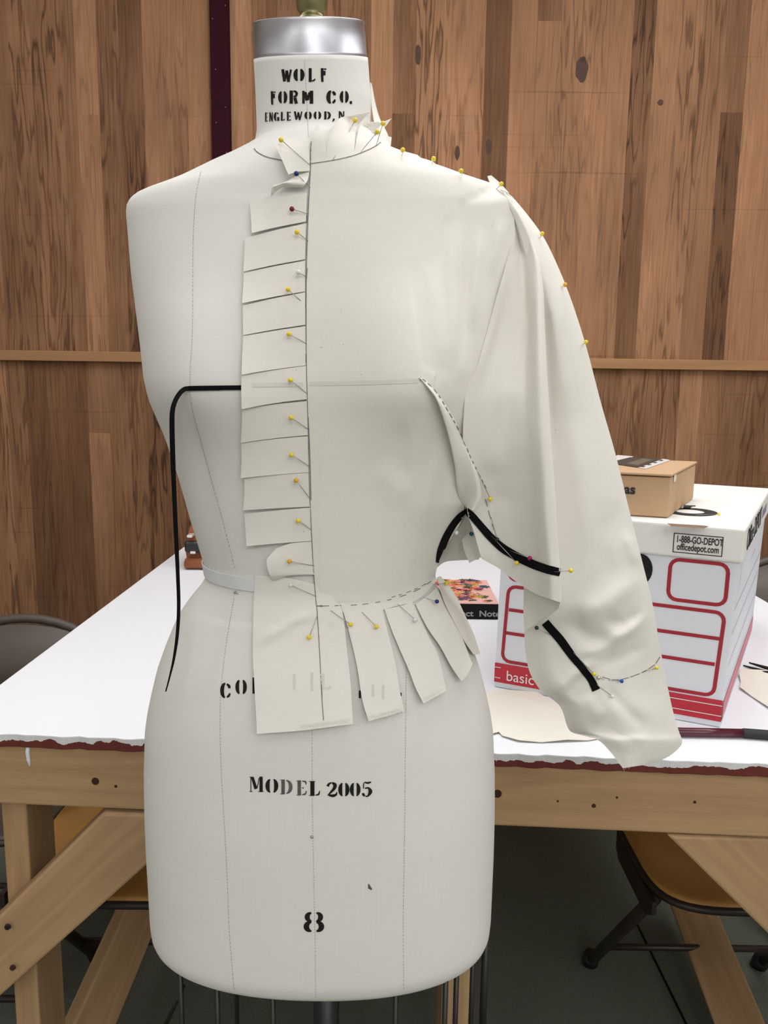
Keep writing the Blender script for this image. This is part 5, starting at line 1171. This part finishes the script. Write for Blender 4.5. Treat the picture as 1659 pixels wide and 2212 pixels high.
def leather():
    # tan leather holster-like case with a black buckle at the far corner of the table
    A = at_z(408, 1226, ZT); y = A.y
    root = empty('leather_case', (A.x + .06, y + .03, ZT)); tag(root, 'tan leather case with black buckle at the far corner of the table', 'leather case')
    M_L = plain('tan leather', (.30, .10, .04), .5, bump=.3, bscale=60, var=.2, vscale=20); M_BK = plain('black buckle', (.018, .016, .014), .35)
    s = y / FPX * 1.0
    x0 = at_y(400, 1180, y).x; z = lambda py: at_y(405, py, y).z
    bm = bmesh.new()
    prof = [(x0 + .006, ZT + .001), (x0, ZT + .02), (x0 - .004, z(1180)), (x0 + .006, z(1150)), (x0 + .022, z(1105)), (x0 + .05, z(1075)), (x0 + .16, z(1070)), (x0 + .17, ZT + .001)]
    v0 = [bm.verts.new((a, y + .006 + .05 * (i in (3, 4, 5)) * .3, b2)) for i, (a, b2) in enumerate(prof)]; v1 = [bm.verts.new((a, y + .09, b2)) for a, b2 in prof]; n = len(prof)
    bm.faces.new(v0); bm.faces.new(v1[::-1])
    for i in range(n): bm.faces.new((v0[i], v0[(i + 1) % n], v1[(i + 1) % n], v1[i]))
    bevel(bm_obj('case_body', bm, M_L, root), .006, 3)
    # rolled lower edge: an open tube of leather
    bm = bmesh.new(); r = (z(1203) - z(1224)) / 2; cz = ZT + r + .001
    ring = []
    for xx in (at_y(404, 1215, y).x, x0 + .15):
        ring.append([[bm.verts.new((xx + .0, y - .012 + rr_ * 1.5 * math.cos(a), cz + rr_ * math.sin(a))) for a in np.linspace(0, 2 * math.pi, 20, False)] for rr_ in (r, r * .72)])
    for k in range(20):
        j = (k + 1) % 20
        for c in (0, 1): bm.faces.new((ring[0][c][k], ring[0][c][j], ring[1][c][j], ring[1][c][k]))
        bm.faces.new((ring[0][0][k], ring[0][1][k], ring[0][1][j], ring[0][0][j])); bm.faces.new((ring[1][0][k], ring[1][1][k], ring[1][1][j], ring[1][0][j]))
    bm_obj('rolled_loop', bm, M_L, root, True)
    P = at_y(413, 1181, y - .004); bm = bmesh.new(); box_bm(bm, P.x - .016, P.x + .05, y - .012, y + .008, z(1192), z(1168)); bevel(bm_obj('buckle', bm, M_BK, root), .006, 3)
    for px, py in ((411, 1157), (418, 1192)):
        P = at_y(px, py, y - .006); bm = bmesh.new(); box_bm(bm, P.x - .007, P.x + .007, y - .016, y + .012, P.z - .004, P.z + .003); bevel(bm_obj('rivet', bm, plain('bright rivet', (.75, .73, .72), .3, .5), root), .002, 2)
leather()
def scrap(name, px, label, h=.0015, wob=.004, seed=1):
    rnd = random.Random(seed); P = [at_z(x, y, ZT) for x, y in px]; bm = bmesh.new(); n = len(P)
    c = sum(P, Vector()) / n; rings = []
    for s in (0.05, .35, .65, .85, 1.0):
        rings.append([bm.verts.new(Vector((c.x + (p.x - c.x) * s, c.y + (p.y - c.y) * s, ZT + h + wob * abs(math.sin(i * 1.3 + s * 5)) * (s ** 2) * rnd.uniform(.5, 1)))) for i, p in enumerate(P)])
    bm.faces.new(rings[0])
    for a, b2 in zip(rings, rings[1:]):
        for i in range(n): j = (i + 1) % n; bm.faces.new((a[i], a[j], b2[j], b2[i]))
    o = bm_obj(name, bm, M_SCRAP, None, True); solid(o, .0008, 0); tag(o, label, 'fabric scrap'); return o
M_SCRAP = cloth('cream scrap muslin', (.82, .79, .70), 0, .25, .03, .3)
scrap('muslin_scrap', [(1040, 1500), (1100, 1492), (1160, 1500), (1200, 1522), (1240, 1560), (1320, 1594), (1270, 1602), (1225, 1604), (1170, 1606), (1120, 1604), (1085, 1593), (1075, 1582), (1062, 1590), (1040, 1588), (1010, 1560)], 'flat cream muslin scrap lying on the table between form and sleeve', .0012, .003, 3)
scrap('muslin_scrap', [(1596, 1462), (1602, 1447), (1616, 1452), (1700, 1455), (1720, 1560), (1662, 1534), (1625, 1508), (1598, 1490), (1600, 1476)], 'small cream muslin scrap on the table right of the storage box', .0015, .004, 4)
def marker():
    A = at_z(1440, 1582, ZT + .006); B = at_z(1604, 1585, ZT + .006); C2 = at_z(1700, 1592, ZT + .006)
    root = empty('marker_pen', A); tag(root, 'dark red pen with black grip lying at the front edge of the table', 'pen')
    mp = plain('dark red plastic', (.075, .008, .018), .25); mk = plain('black rubber grip', (.012, .012, .014), .6)
    A.z = B.z = C2.z = ZT + .0068
    d = (B - A).normalized()
    tube('barrel', [A - d * .03, A, A + (B - A) * .5, B], [.0058, .0062, .0062, .0060], mp, root, 16)
    tube('grip', [B - d * .001, B + d * .002, C2, C2 + d * .02], [.0060, .0067, .0067, .004], mk, root, 16)
marker()
def scissors():
    root = empty('scissors', at_z(1660, 1456, ZT)); tag(root, 'black scissor blades pointing in from the right edge on the table', 'scissors')
    mb = plain('black steel blade', (.02, .02, .022), .35, .6)
    for a, b2, z in (((1605, 1441), (1690, 1465), .003), ((1617, 1438.5), (1690, 1460), .006)):
        A, B = at_z(*a, ZT), at_z(*b2, ZT); d = (B - A).normalized(); n = Vector((-d.y, d.x, 0)); w_ = .0065
        bm = bmesh.new(); q = [(A, .1), (A + (B - A) * .5, .7), (B, 1)]; lo, hi = [], []
        pts = [A] + [p + n * w_ * k * s for s in (1,) for p, k in q[1:]] + [p - n * w_ * k for p, k in q[1:][::-1]]
        vb = [bm.verts.new(Vector((p.x, p.y, ZT + z - .0015))) for p in pts]; vt = [bm.verts.new(Vector((p.x, p.y, ZT + z + .0012))) for p in pts]; m_ = len(pts)
        bm.faces.new(vb[::-1]); bm.faces.new(vt)
        for i in range(m_): bm.faces.new((vb[i], vb[(i + 1) % m_], vt[(i + 1) % m_], vt[i]))
        bm_obj('blade', bm, mb, root)
    for k in (-1, 1):
        c = at_z(1765, 1485 + 10 * k, ZT); pts = [(c.x + .028 * math.cos(a) + .02, c.y + .016 * math.sin(a) + .022 * k, ZT + .006) for a in np.linspace(0, 2 * math.pi, 25)]
        tube('handle', pts, .0045, M_BLACK, root, 8)
scissors()
